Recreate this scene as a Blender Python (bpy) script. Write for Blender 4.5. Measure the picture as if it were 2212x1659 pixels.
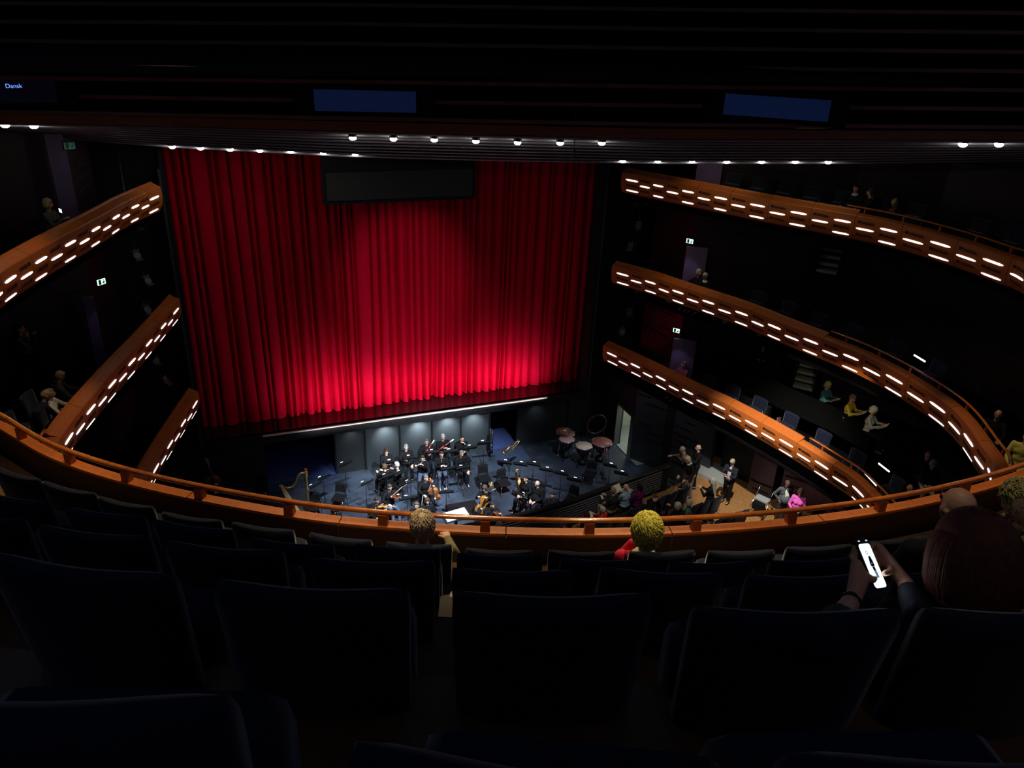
import bpy, bmesh, math, random
import numpy as np
from mathutils import Vector, Matrix, noise
random.seed(7); rng=np.random.default_rng(7)
for o in list(bpy.data.objects): bpy.data.objects.remove(o)
SC=bpy.context.scene; COL=SC.collection; PI=math.pi
# ---------------------------------------------------------------- camera
F=1661.0; W,H=2212.0,1659.0
PITCH,YAW,ROLL=0.4480,0.3773,0.0427
CAM=np.array([-5.8584,-25.1348,13.7284])
def _basis():
    cy,sy=math.cos(YAW),math.sin(YAW)
    fwd=np.array([sy*math.cos(PITCH),cy*math.cos(PITCH),-math.sin(PITCH)])
    rt=np.array([cy,-sy,0.]); up=np.cross(rt,fwd)
    return rt*math.cos(ROLL)+up*math.sin(ROLL), -rt*math.sin(ROLL)+up*math.cos(ROLL), fwd
RT,UP,FW=_basis()
cam=bpy.data.cameras.new('camera'); camo=bpy.data.objects.new('camera',cam); COL.objects.link(camo)
cam.sensor_width=36; cam.lens=36*F/W; cam.clip_start=.05; cam.clip_end=200
M=Matrix(((RT[0],UP[0],-FW[0],CAM[0]),(RT[1],UP[1],-FW[1],CAM[1]),(RT[2],UP[2],-FW[2],CAM[2]),(0,0,0,1)))
camo.matrix_world=M; SC.camera=camo
def ray(q): return FW*F+RT*(q[0]-W/2)-UP*(q[1]-H/2)
def uz(q,z): d=ray(q); return CAM+(z-CAM[2])/d[2]*d      # point seen at q that lies at height z
def uy(q,y): d=ray(q); return CAM+(y-CAM[1])/d[1]*d
def ux(q,x): d=ray(q); return CAM+(x-CAM[0])/d[0]*d
def up(q,r): d=ray(q); return CAM+r/math.hypot(d[0],d[1])*d
def ud(q,dep): return CAM+ray(q)*dep/F
# ---------------------------------------------------------------- world and exposure
SC.view_settings.view_transform='Standard'; SC.view_settings.look='None'
SC.view_settings.exposure=0.0; SC.view_settings.gamma=1.0
try: SC.view_settings.use_curve_mapping=False
except Exception: pass
wd=bpy.data.worlds.new('dim_house'); SC.world=wd; wd.use_nodes=True
wd.node_tree.nodes['Background'].inputs[0].default_value=(.42,.55,1,1)
wd.node_tree.nodes['Background'].inputs[1].default_value=0.052
def lamp(kind,name,loc,energy,color=(1,1,1),target=None,size=.1,spot=60,blend=.5,sx=None,sy=None):
    l=bpy.data.lights.new(name,kind); l.energy=energy; l.color=color
    if name=='footlight': l.spread=math.radians(95)
    if kind=='SPOT': l.spot_size=math.radians(spot); l.spot_blend=blend; l.shadow_soft_size=size
    elif kind=='AREA':
        l.shape='RECTANGLE'; l.size=sx or size; l.size_y=sy or size
    else: l.shadow_soft_size=size
    o=bpy.data.objects.new(name,l); COL.objects.link(o); o.location=loc
    if target is not None: o.rotation_euler=(Vector(target)-Vector(loc)).to_track_quat('-Z','Y').to_euler()
    return o
# curtain: low front light from the stage lip, and spots from the front of house
lamp('AREA','footlight',(0.9,-.75,.06),80,(1,.95,1),(0.8,1.1,.85),sx=9.2,sy=.12)
lamp('SPOT','curtain_spot',(-1.5,-16,8.3),1900,(1,.95,1),(.2,1.1,4.9),spot=20,blend=.8,size=.05)
lamp('SPOT','curtain_spot',(2.5,-16,8.3),650,(1,.9,1),(.9,1.1,2.2),spot=26,blend=1,size=.05)
lamp('SPOT','curtain_side',(0,-3.2,.3),26,(.8,.35,1),(-7.5,1.1,3.6),spot=75,blend=1,size=.06)
lamp('SPOT','curtain_side',(.5,-3.2,.3),26,(.8,.35,1),(8.2,1.1,3.8),spot=75,blend=1,size=.06)
lamp('SPOT','curtain_wash',(1,-14,9.0),45,(.55,.3,1),(0.,0,2.0),spot=56,blend=.8,size=.2)
# pit: cool work light
lamp('SPOT','pit_spot',(1.5,-9.5,9.6),15000,(.80,.90,1),(1.0,-2.6,-2.1),spot=38,blend=.7,size=.05)
lamp('SPOT','pit_spot',(-2.5,-8.0,9.8),10500,(.78,.88,1),(-1.6,-3.4,-2.1),spot=34,blend=.7,size=.05)
for x_,e_ in ((-.95,120),(.35,160),(1.5,150),(2.55,110),(-2.2,16),(5.2,6)): lamp('SPOT','pit_wall_light',(x_,-.42,-.40),e_,(.85,.95,1),(x_,.10,-.85),spot=100,blend=1,size=.04)
lamp('SPOT','pit_spot',(5.4,-9.0,9.8),2000,(.75,.87,1),(6.4,-2.9,-2.1),spot=24,blend=.8,size=.05)
# stalls, right hand side: neutral white
lamp('SPOT','stalls_spot',(6.0,-11.5,9.6),5200,(1,.96,.88),(10.6,-7.7,-.3),spot=34,blend=.8,size=.08)
lamp('SPOT','stalls_spot',(3.0,-11.5,9.6),650,(1,.95,.85),(6.5,-7.6,-1),spot=40,blend=.8,size=.08)
lamp('SPOT','stalls_spot',(3.6,-8.6,5.6),620,(1,.95,.88),(11.2,-8.8,.3),spot=28,blend=.9,size=.05)  # added fill hanging in mid-air, lifts the figures under the lowest balcony
# ---------------------------------------------------------------- materials
def mat(name,col,rough=.6,metal=0.,emit=None,es=0.,spec=.5,grain=None,gcol=None,gscale=(1,1,1),bump=0.,sheen=0.,coat=0.):
    m=bpy.data.materials.new(name); m.use_nodes=True; nt=m.node_tree; b=nt.nodes['Principled BSDF']
    b.inputs['Base Color'].default_value=(*col,1); b.inputs['Roughness'].default_value=rough
    b.inputs['Metallic'].default_value=metal; b.inputs['Specular IOR Level'].default_value=spec
    if sheen: b.inputs['Sheen Weight'].default_value=sheen; b.inputs['Sheen Roughness'].default_value=.35
    if coat: b.inputs['Coat Weight'].default_value=coat; b.inputs['Coat Roughness'].default_value=.15
    if emit: b.inputs['Emission Color'].default_value=(*emit,1); b.inputs['Emission Strength'].default_value=es
    if grain:
        tc=nt.nodes.new('ShaderNodeTexCoord'); mp=nt.nodes.new('ShaderNodeMapping'); mp.inputs['Scale'].default_value=gscale
        nz=nt.nodes.new('ShaderNodeTexNoise'); nz.inputs['Scale'].default_value=grain; nz.inputs['Detail'].default_value=5
        rp=nt.nodes.new('ShaderNodeValToRGB'); rp.color_ramp.elements[0].position=.35; rp.color_ramp.elements[1].position=.68
        rp.color_ramp.elements[0].color=(*(gcol or tuple(c*.5 for c in col)),1); rp.color_ramp.elements[1].color=(*col,1)
        nt.links.new(tc.outputs['Object'],mp.inputs[0]); nt.links.new(mp.outputs[0],nz.inputs['Vector'])
        nt.links.new(nz.outputs['Fac'],rp.inputs[0]); nt.links.new(rp.outputs[0],b.inputs['Base Color'])
        if bump:
            bp=nt.nodes.new('ShaderNodeBump'); bp.inputs['Strength'].default_value=bump; bp.inputs['Distance'].default_value=.01
            nt.links.new(nz.outputs['Fac'],bp.inputs['Height']); nt.links.new(bp.outputs[0],b.inputs['Normal'])
    return m
WOOD=mat('cherry_wood',(.47,.122,.018),.48,spec=.35,grain=14,gcol=(.38,.088,.012),gscale=(1,1,6),coat=.06)
RAILW=mat('rail_wood',(.50,.15,.018),.16,grain=10,gcol=(.36,.08,.01),coat=.6)
BLACK=mat('black_paint',(.012,.012,.014),.6,spec=.2)
SLOT=mat('slot_dark',(.006,.004,.004),.7)
STRIP=mat('strip_light',(1,1,1),.5,emit=(1,.97,1),es=1.5)
BULB=mat('bulb',(1,1,1),.5,emit=(1,.97,.85),es=40)
MAROON=mat('maroon_wall',(.020,.006,.011),.42,grain=5,gcol=(.014,.004,.008))
TEALW=mat('black_wall',(.022,.025,.028),.32); MARL=mat('maroon_panel',(.060,.020,.040),.30,grain=5,gcol=(.045,.014,.028)); PLUM=mat('plum_panel',(.05,.03,.055),.3)
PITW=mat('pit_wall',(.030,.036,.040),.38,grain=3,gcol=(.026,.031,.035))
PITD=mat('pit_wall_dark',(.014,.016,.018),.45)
PITF=mat('pit_floor',(.046,.060,.088),.42,grain=1.6,gcol=(.020,.026,.038))
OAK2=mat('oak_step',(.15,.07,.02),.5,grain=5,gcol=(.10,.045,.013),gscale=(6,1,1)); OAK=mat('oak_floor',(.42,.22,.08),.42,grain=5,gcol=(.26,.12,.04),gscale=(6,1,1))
VELV=mat('navy_velvet',(.007,.011,.026),.85,sheen=.3,spec=.2,grain=30,gcol=(.005,.007,.018))
RED=mat('red_velvet',(.72,.0006,.036),.8,spec=.06,grain=26,gcol=(.60,.0005,.022),gscale=(1,1,.2))
HEM=mat('burgundy_velvet',(.105,.0015,.018),.85,grain=20,gcol=(.08,.001,.014))
CEIL=mat('ceiling_black',(.005,.005,.005),.9,spec=.05)
BARW=mat('bar_wood',(.30,.18,.13),.6,grain=10,gcol=(.24,.14,.10),gscale=(.3,.3,4))
BANDW=mat('band_wood',(.34,.15,.07),.5,grain=10,gcol=(.27,.11,.05),gscale=(.3,.3,4))
GLOSSB=mat('gloss_black',(.02,.02,.022),.18); SLATM=mat('soffit_slat',(.22,.21,.25),.28,.5); RIGM=mat('rig_metal',(.06,.062,.07),.4)
STEEL=mat('steel',(.75,.77,.8),.25,1.)
CHROME=mat('chrome',(.9,.9,.92),.12,1.)
BRASS=mat('brass',(.75,.62,.35),.25,1.)
GOLD=mat('gold',(.85,.55,.12),.3,.9)
PAPER=mat('paper',(.85,.85,.82),.7)
CREAM=mat('cream_paper',(.85,.8,.55),.7)
PLAST=mat('black_plastic',(.008,.008,.009),.4,spec=.3)
FABB=mat('black_fabric',(.006,.006,.007),.9,spec=.15)
GREYM=mat('grey_board',(.022,.023,.024),.7)
SCREENB=mat('blue_screen',(.005,.01,.03),.4,emit=(.03,.09,.40),es=.06)
SCREEND=mat('navy_screen',(.003,.004,.012),.4,emit=(.02,.05,.25),es=.009)
TXT=mat('text_glow',(0,0,0),.5,emit=(.15,.3,1),es=1.6)
CONC=mat('corridor_wall',(.32,.35,.29),.7); CONF=mat('corridor_floor',(.22,.25,.24),.6)
PURP=mat('purple_plaster',(.13,.09,.19),.55,grain=4,gcol=(.1,.07,.14))
EXITM=mat('exit_face',(.5,.9,.7),.5,emit=(.62,1,.75),es=1.5)
EXITD=mat('exit_dim',(.2,.5,.35),.5,emit=(.15,.5,.3),es=.05)
EXG=mat('exit_green',(.0,.25,.1),.5)
WHITEM=mat('white_board',(.8,.82,.85),.5)
# ---------------------------------------------------------------- mesh helpers
class MB:
    def __init__(s): s.v=[];s.f=[];s.m=[];s.sm=[]
    def add(s,vs,fs,mi=0,smooth=True):
        k=len(s.v); s.v+= [tuple(map(float,v)) for v in vs]
        s.f+=[tuple(i+k for i in f) for f in fs]; s.m+=[mi]*len(fs); s.sm+=[smooth]*len(fs); return s
    def box(s,c,d,R=None,mi=0):
        x,y,z=d[0]/2,d[1]/2,d[2]/2
        P=np.array([(-x,-y,-z),(x,-y,-z),(x,y,-z),(-x,y,-z),(-x,-y,z),(x,-y,z),(x,y,z),(-x,y,z)])
        if R is not None: P=P@np.array(R).T
        return s.add(P+np.array(c),[(0,3,2,1),(4,5,6,7),(0,1,5,4),(1,2,6,5),(2,3,7,6),(3,0,4,7)],mi,False)
    def grid(s,G,mi=0,close=False,smooth=True):      # G[i][j] points
        n,m=len(G),len(G[0]); vs=[p for r in G for p in r]; fs=[]
        for i in range(n-1):
            for j in range(m-1 if not close else m):
                a=i*m+j; b=i*m+(j+1)%m; fs.append((a,b,b+m,a+m))
        return s.add(vs,fs,mi,smooth)
    def loft(s,rings,mi=0,smooth=True,caps=True):
        s.grid(rings,mi,True,smooth); m=len(rings[0])
        if caps:
            k=len(s.v)-m*len(rings)
            s.f.append(tuple(range(k+m-1,k-1,-1))); s.f.append(tuple(range(len(s.v)-m,len(s.v)))); s.m+=[mi]*2; s.sm+=[False]*2
        return s
    def tube(s,pts,r,seg=8,mi=0,caps=True,flat=1.):
        pts=[np.array(p,float) for p in pts]; n=len(pts); rs=r if hasattr(r,'__len__') else [r]*n
        rings=[]; ref=None
        for i in range(n):
            t=pts[min(i+1,n-1)]-pts[max(i-1,0)]; t/= (np.linalg.norm(t)+1e-12)
            if ref is None: ref=np.array([0,0,1.]) if abs(t[2])<.9 else np.array([1.,0,0])
            a=np.cross(t,ref); a/= (np.linalg.norm(a)+1e-12); b=np.cross(a,t); ref=b
            rings.append([pts[i]+a*math.cos(2*PI*k/seg)*rs[i]+b*math.sin(2*PI*k/seg)*rs[i]*flat for k in range(seg)])
        return s.loft(rings,mi,True,caps)
    def ell(s,c,r,n=12,mi=0,R=None):
        r=(r,r,r) if not hasattr(r,'__len__') else r; G=[]
        for i in range(n//2+1):
            th=PI*i/(n//2); th=min(max(th,.02),PI-.02)
            row=[np.array([r[0]*math.sin(th)*math.cos(2*PI*j/n),r[1]*math.sin(th)*math.sin(2*PI*j/n),r[2]*math.cos(th)]) for j in range(n)]
            if R is not None: row=[np.array(R)@p for p in row]
            G.append([p+np.array(c) for p in row])
        return s.loft(G[::-1],mi)
    def lathe(s,prof,c=(0,0,0),seg=24,mi=0,R=None,caps=True):
        rings=[]
        for r,z in prof:
            row=[np.array([r*math.cos(2*PI*j/seg),r*math.sin(2*PI*j/seg),z]) for j in range(seg)]
            if R is not None: row=[np.array(R)@p for p in row]
            rings.append([p+np.array(c) for p in row])
        return s.loft(rings,mi,True,caps)
    def cap(s,p0,p1,r0,r1,seg=10,mi=0):              # tapered capsule
        p0,p1=np.array(p0,float),np.array(p1,float); t=p1-p0; L=np.linalg.norm(t)+1e-9; t/=L
        ref=np.array([0,0,1.]) if abs(t[2])<.9 else np.array([1.,0,0]); a=np.cross(t,ref); a/=np.linalg.norm(a); b=np.cross(a,t)
        rings=[]
        for th in (-1.5,-1.,-.5): rings.append((p0+t*r0*math.sin(th),r0*math.cos(th)))
        rings.append((p0,r0)); rings.append((p1,r1))
        for th in (.5,1.,1.5): rings.append((p1+t*r1*math.sin(th),r1*math.cos(th)))
        return s.loft([[c+(a*math.cos(2*PI*k/seg)+b*math.sin(2*PI*k/seg))*r for k in range(seg)] for c,r in rings],mi)
    def mesh(s,name,mats):
        me=bpy.data.meshes.new(name); me.from_pydata(s.v,[],s.f)
        for m in (mats if isinstance(mats,(list,tuple)) else [mats]): me.materials.append(m)
        me.polygons.foreach_set('material_index',s.m); me.polygons.foreach_set('use_smooth',s.sm)
        me.update(); return me
def obj(name,mb,mats,parent=None,loc=None,rz=None):
    me=mb.mesh(name,mats) if isinstance(mb,MB) else mb
    o=bpy.data.objects.new(name,me); COL.objects.link(o)
    if parent is not None: o.parent=parent
    if loc is not None: o.location=loc
    if rz is not None: o.rotation_euler=(0,0,rz)
    return o
def thing(name,label,cat,loc=(0,0,0),rz=0,group=None,scale=1):
    o=bpy.data.objects.new(name,None); COL.objects.link(o); o.location=loc; o.rotation_euler=(0,0,rz)
    o.scale=(scale,)*3; o.empty_display_size=.1; o['label']=label; o['category']=cat
    if group: o['group']=group
    return o
def tag(o,label,cat,group=None):
    o['label']=label; o['category']=cat
    if group: o['group']=group
    return o
def struct(name,mb,mats):
    o=obj(name,mb,mats); o['kind']='structure'; return o
def dup(root,loc,rz=0,label=None,group=None,scale=None):
    def cp(o,par):
        c=o.copy(); COL.objects.link(c)
        if par is not None: c.parent=par
        for ch in kids.get(o.name,[]): cp(ch,c)
        return c
    kids={}
    for o in bpy.data.objects:
        if o.parent: kids.setdefault(o.parent.name,[]).append(o)
    c=cp(root,None); c.location=loc; c.rotation_euler=(0,0,rz)
    if scale: c.scale=(scale,)*3
    if label: c['label']=label
    if group: c['group']=group
    return c
def rotz(a): c,s=math.cos(a),math.sin(a); return np.array([(c,-s,0),(s,c,0),(0,0,1)])
def rotx(a): c,s=math.cos(a),math.sin(a); return np.array([(1,0,0),(0,c,-s),(0,s,c)])
def roty(a): c,s=math.cos(a),math.sin(a); return np.array([(c,0,s),(0,1,0),(-s,0,c)])
class Curve:
    def __init__(s,pts,step=.05):
        P=[np.array(p[:2],float) for p in pts]; P=[2*P[0]-P[1]]+P+[2*P[-1]-P[-2]]; out=[]
        for i in range(1,len(P)-2):
            n=max(2,int(np.linalg.norm(P[i+1]-P[i])/step))
            for k in range(n):
                t=k/n; a,b,c,d=P[i-1],P[i],P[i+1],P[i+2]
                out.append(.5*((2*b)+(-a+c)*t+(2*a-5*b+4*c-d)*t*t+(-a+3*b-3*c+d)*t**3))
        out.append(P[-2]); s.p=np.array(out)
        for _ in range(12): s.p[1:-1]=.25*s.p[:-2]+.5*s.p[1:-1]+.25*s.p[2:]
        d=np.linalg.norm(np.diff(s.p,axis=0),axis=1); s.s=np.concatenate([[0],np.cumsum(d)]); s.L=s.s[-1]
    def at(s,t,o=0.,z=0.):          # o>0: to the left of travel (into the hall)
        t=min(max(t,0),s.L); x=np.interp(t,s.s,s.p[:,0]); y=np.interp(t,s.s,s.p[:,1])
        e=.15; a,b=max(t-e,0),min(t+e,s.L)
        tx=np.interp(b,s.s,s.p[:,0])-np.interp(a,s.s,s.p[:,0]); ty=np.interp(b,s.s,s.p[:,1])-np.interp(a,s.s,s.p[:,1])
        l=math.hypot(tx,ty); return np.array([x-ty/l*o,y+tx/l*o,z])
    def near(s,p): return s.s[np.argmin(np.linalg.norm(s.p-np.array(p[:2]),axis=1))]
    def sweep(s,mb,prof,t0,t1,n,mi=0,caps=True,smooth=False,close=True):
        # prof: list of (offset, z); flat shaded by default, so corners stay crisp
        rings=[[s.at(t0+(t1-t0)*i/n,o,z) for o,z in prof] for i in range(n+1)]
        if close: mb.loft(rings,mi,smooth,caps)
        else: mb.grid(rings,mi,False,smooth)
        return mb
# ================================================================ ROOM SHELL
# stage floor, pit floor, stalls floor
b=MB(); b.box((0,4.6,-.15),(17,9.2,.3)); struct('floor',b,mat('stage_gloss',(.012,.010,.011),.13,spec=.7))
PF=[(-8.6,0),(8.35,0),(8.35,-2.25),(9.0,-3.2),(9.1,-5.6),(7.6,-6.05),(5.3,-6.55),(3.0,-7.06),(.1,-7.25),(-2.8,-7.1),(-5.4,-6.6),(-8.2,-5.8),(-8.6,-3)]
b=MB(); b.add([(x,y,-2.1) for x,y in PF]+[(x,y,-2.3) for x,y in PF],[tuple(range(len(PF)))[::-1],tuple(range(len(PF),2*len(PF)))],0,False)
struct('floor',b,PITF)
SF=[(9.2,-5.55),(7.62,-6.1),(5.3,-6.6),(3.0,-7.11),(.1,-7.3),(-2.8,-7.15),(-5.4,-6.65),(-8.2,-5.85),(-9.2,-5.5),(-13,-9),(-13,-20),(13.5,-20),(13.5,-8.5),(10.6,-4.6),(9.2,-4.2)]
b=MB(); b.add([(x,y,-1.0) for x,y in SF],[tuple(range(len(SF)))],0,False); struct('floor',b,OAK)
# pit front wall below the stalls floor
# stage front: white edge strip, fascia beam, pit back wall with framed panels
b=MB(); b.box((.15,-.09,-.022),(10.9,.06,.045)); struct('trim_1',b,mat('stage_edge',(.62,.56,.5),.5))
b=MB(); b.box((0,.02,-.17),(17,.22,.34))
for x in np.arange(-5,5,.83): b.box((x+.2*math.sin(x*9),-.10,-.16+.04*math.sin(x*7)),(.16,.05,.05))
struct('trim_2',b,BLACK)
pan=[(-2.80,-1.74,1),(-1.68,-.42,0),(-.36,.84,0),(.90,2.0,0),(2.06,3.2,0),(4.42,6.6,2),(6.66,8.35,2)]
for x0,x1,k in pan:
    b=MB(); cx=(x0+x1)/2; w=x1-x0
    b.box((cx,.06,-1.22),(w,.06,1.76)); 
    for sx in (-1,1): b.box((cx+sx*(w/2-.02),.02,-1.22),(.03,.05,1.76))
    b.box((cx,.02,-.36),(w,.05,.03)); b.box((cx,.02,-2.08),(w,.05,.04))
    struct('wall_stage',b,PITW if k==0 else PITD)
b=MB()
for x in (-1.71,-.39,.87,2.03,3.23,4.40,6.63,-2.83): b.box((x,.03,-1.22),(.035,.12,1.76))
struct('trim_3',b,BLACK)
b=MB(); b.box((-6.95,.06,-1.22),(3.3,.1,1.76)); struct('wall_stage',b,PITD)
# under-stage recesses behind the two openings, with dim blue work light
b=MB(); b.box((-4.05,2.4,-2.12),(2.6,4.8,.06)); b.box((3.8,2.4,-2.12),(1.3,4.8,.06)); struct('floor',b,mat('blue_boards',(.05,.07,.20),.5))
b=MB(); b.box((-4.05,3.4,-1.2),(2.8,.1,1.9)); b.box((3.8,3.4,-1.2),(1.6,.1,1.9)); struct('wall_back',b,BLACK)
b=MB(); b.box((-4.05,-.35,-2.09),(2.5,.45,.02)); b.box((3.9,-.6,-2.085),(1.35,1.1,.03)); struct('trim_4',b,mat('deck_edge',(.05,.07,.15),.5,grain=40,gcol=(.02,.03,.05)))
lamp('AREA','recess_light',(-4.05,1.6,-.5),.5,(.15,.28,1),(-4.05,.4,-2.1),sx=2.4,sy=.2)
lamp('AREA','recess_light',(3.9,1.4,-.6),.16,(.15,.28,1),(3.9,.6,-2.1),sx=1.,sy=.2)
# proscenium walls either side of the opening and header
for s in (-1,1):
    b=MB(); b.box((s*8.25,.25,4.9),(2.1,.3,13.9)); b.box((s*7.22,.0,5.0),(.10,.6,10.2)); struct('wall_proscenium',b,BLACK)
    b=MB(); b.box((s*7.3,-.32,4.6),(.07,.04,9.4)); struct('trim_5',b,mat('edge_grey',(.035,.038,.045),.5))
b=MB(); b.box((0,1.9,11.5),(17,.2,2.0)); struct('wall_proscenium',b,BLACK)
b=MB(); b.box((0,9.2,5),(36,.2,15.5)); struct('wall_back',b,BLACK)
# ---- side walls. lower (stalls) and upper (tiers)
def slots_on(mb,p0,p1,z0,z1,n,mi=1,glint=None):
    p0,p1=np.array(p0),np.array(p1); d=p1-p0; L=np.linalg.norm(d); t=d/L; nrm=np.array([-t[1],t[0]])
    if nrm@(np.array([0,-7])-p0)<0: nrm=-nrm
    ang=math.atan2(t[1],t[0]); rows=int((z1-z0)/.30)
    for k in range(n):
        r=random.randrange(max(rows,1)); z=z0+.2+.30*r; w=random.uniform(.35,.95); a=random.uniform(w/2+.05,max(L-w/2-.05,w/2+.06))
        c=p0+t*a+nrm*.018
        mb.box((c[0],c[1],z),(w,.02,.045),rotz(ang),mi)
def wall(name,pts,z0,z1,m,ns=0):
    b=MB()
    for i in range(len(pts)-1):
        p0,p1=np.array(pts[i],float),np.array(pts[i+1],float); d=p1-p0; L=np.linalg.norm(d)
        c=(p0+p1)/2; n=np.array([-d[1],d[0]])/L
        if n@(np.array([0,-7])-p0)>0: n=-n
        b.box((c[0]+n[0]*.1,c[1]+n[1]*.1,(z0+z1)/2),(L,.2,z1-z0),rotz(math.atan2(d[1],d[0])))
        if ns: slots_on(b,p0,p1,z0,z1,int(ns*L*(z1-z0)))
    return struct(name,b,[m,SLOT])
UW=[(8.9,-1.2),(9.25,-3.3),(10.9,-4.4),(12.9,-6.2),(14.3,-8.2),(15.2,-10.6),(15.4,-13.5),(14.6,-17)]
wall('wall_right',UW,2.1,12.5,MAROON,.8)
wall('wall_left',[(-x,y) for x,y in UW],2.1,12.5,MAROON,.8)
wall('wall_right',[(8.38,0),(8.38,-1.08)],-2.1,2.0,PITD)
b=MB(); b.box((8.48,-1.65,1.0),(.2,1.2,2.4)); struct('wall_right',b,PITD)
wall('wall_right',[(8.38,-2.22),(9.35,-3.7)],-2.1,1.28,TEALW,1.6)
wall('wall_right',[(9.12,-3.9),(9.75,-5.5)],-2.1,1.28,TEALW,3)
wall('wall_right',[(10.35,-7.0),(10.75,-7.75)],-1.,1.28,PLUM,2.4)
wall('wall_right',[(10.95,-7.9),(11.5,-8.7),(12.6,-10.6),(13.2,-14)],-1.,1.28,MARL,4.5)
b=MB(); b.box((9.3,-3.55,0),(.3,.5,4.4),rotz(.3)); b.box((10.6,-6.1,.5),(.2,1.4,3.2),rotz(.35)); struct('wall_right',b,BLACK)
# outer shell of the house
for s in (-1,1): b=MB(); b.box((s*17.5,-7,5),(.2,34,15)); struct('wall_right' if s>0 else 'wall_left',b,BLACK)
b=MB(); b.box((0,-8,-2.5),(36,36,.1)); struct('floor',b,BLACK)
b=MB(); b.box((0,-7,12.9),(36,13,.1)); struct('ceiling',b,BLACK)
# corridor seen through the pit door
b=MB(); b.box((10.3,-1.0,-1.),(.1,3.6,2.4)); b.box((9.4,.3,-1.),(1.9,.1,2.4)); struct('wall_corridor',b,CONC)
b=MB(); b.box((9.35,-1.2,-2.13),(1.9,3.2,.08)); struct('floor',b,CONF)
b=MB()
for y,z,w in ((-.6,-1.55,.6),(-.9,-1.35,.25),(-.75,-1.75,.12)): b.box((10.2,y,z),(.05,w,.035))
b.box((10.22,-1.0,-2.05),(.05,3.4,.06)); b.box((10.22,-1.3,-.62),(.05,.3,.06)); struct('trim_6',b,WHITEM)
b=MB(); b.box((8.38,-1.08,-1.15),(.22,.05,1.9)); b.box((8.38,-2.22,-1.15),(.22,.05,1.9)); b.box((8.38,-1.65,-.19),(.22,1.19,.05)); struct('door_1',b,mat('door_frame',(.09,.09,.09),.5))
lamp('AREA','corridor_light',(9.4,-1.6,-.1),34,(.95,1,.85),(9.6,-1.4,-2.1),sx=1.2,sy=1.)
# ================================================================ CURTAIN
def curtain():
    NX=1900; x=np.linspace(-7.6,7.6,NX); r=np.random.default_rng(21)
    # box pleats: broad flat fronts of uneven width split by narrow deep valleys
    e=[-7.7]; 
    while e[-1]<7.7: e.append(e[-1]+r.choice([.14,.19,.25,.31,.38,.48],p=[.14,.2,.24,.2,.14,.08])*r.uniform(.9,1.1))
    e=np.array(e); dep=r.uniform(.18,.42,len(e)); wv=r.uniform(.030,.070,len(e)); til=r.uniform(-.05,.05,len(e)); dr=r.uniform(-.05,.05,len(e)); off=r.uniform(-.04,.04,len(e))
    def ypos(xx,z):
        h=z/10.5; i=int(np.searchsorted(e,xx+0.)-1); i=min(max(i,1),len(e)-2)
        a,b_=e[i],e[i+1]; u=(xx-a)/(b_-a); w=b_-a
        v0=math.exp(-((xx-a)/wv[i])**2); v1=math.exp(-((b_-xx)/wv[i+1])**2)
        bulge=-(.035+.10*w)*(1-(2*u-1)**2)
        return 1.10+bulge+til[i]*(u-.5)*2*w*3+off[i]*(1-.5*h)+dep[i]*v0*(.75+.5*h*(i%2))+dep[i+1]*v1*(.75+.5*h*((i+1)%2))+.012*math.sin(5*xx+2.2*z)*(1-h)
    sh=lambda xx,z: xx+ .10*math.sin(xx*2.3+1)*math.exp(-z/2.5)*.5 + (z/10.5)*.06*math.sin(xx*5.1)
    zz=[.015,.03,.06,.12,.25,.5,.9,1.5,2.3,3.3,4.5,6,7.5,9,10.9]
    t=thing('stage_curtain','tall crimson velvet curtain closed across the whole stage','curtain',(0,0,0))
    G=[[(sh(xx,z),ypos(xx,z)-(.012 if z<.1 else 0)-(.03*math.exp(-z*3)*math.sin(xx*9)),z) for xx in x] for z in zz]
    b=MB(); b.grid(G); obj('drape',b,RED,t)
    b=MB(); b.tube([(sh(xx,.0),ypos(xx,.0)-.012-.03*math.sin(xx*9),.03) for xx in x[::3]],.016,6); obj('hem',b,RED,t)
curtain()
# grey surtitle screen hung before the curtain
t=thing('surtitle_screen','wide dark grey surtitle board hung before the top of the red curtain','screen',(-.25,-.7,8.27))
b=MB(); b.box((0,0,.43),(4.72,.05,.86)); obj('board',b,GREYM,t)
b=MB(); b.box((0,.05,1.05),(4.98,.05,2.35)); obj('frame',b,BLACK,t)
b=MB()
for x in (-2,0,2): b.tube([(x,.05,2.2),(x,.05,4.7)],.012,6)
obj('hanging_wire',b,BLACK,t)
# ================================================================ CEILING BULKHEAD
XS=[-260,0,370,740,1090,1440,1826,2212,2480]
def line(y4): return [float(np.interp(x,[0,740,1440,2212],y4)) if 0<=x<=2212 else (y4[0]+(y4[1]-y4[0])*x/740 if x<0 else y4[3]+(y4[3]-y4[2])*(x-2212)/772) for x in XS]
def strip3(mb,top,bot,r0,r1,th=.12,x0=-260,x1=2480,mi=0):
    xs=[x0]+[x for x in XS if x0<x<x1]+[x1]
    def yy(l,x): return float(np.interp(x,XS,l))
    A=[up((x,yy(top,x)),r0) for x in xs]; B=[up((x,yy(bot,x)),r1) for x in xs]
    n=len(xs); rr=[]
    for a,bb in zip(A,B):
        d=np.array([a[0]-CAM[0],a[1]-CAM[1],0]); d/=np.linalg.norm(d)
        rr.append([a,bb,bb+d*th,a+d*th])
    mb.loft(rr,mi,False)
bars=[(3,6,16,24),(42,47,58,66),(84,90,100,108),(124,132,142,150),(164,172,183,191),(201,214,224,232),(237,251,265,271)]
tn=7
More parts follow.
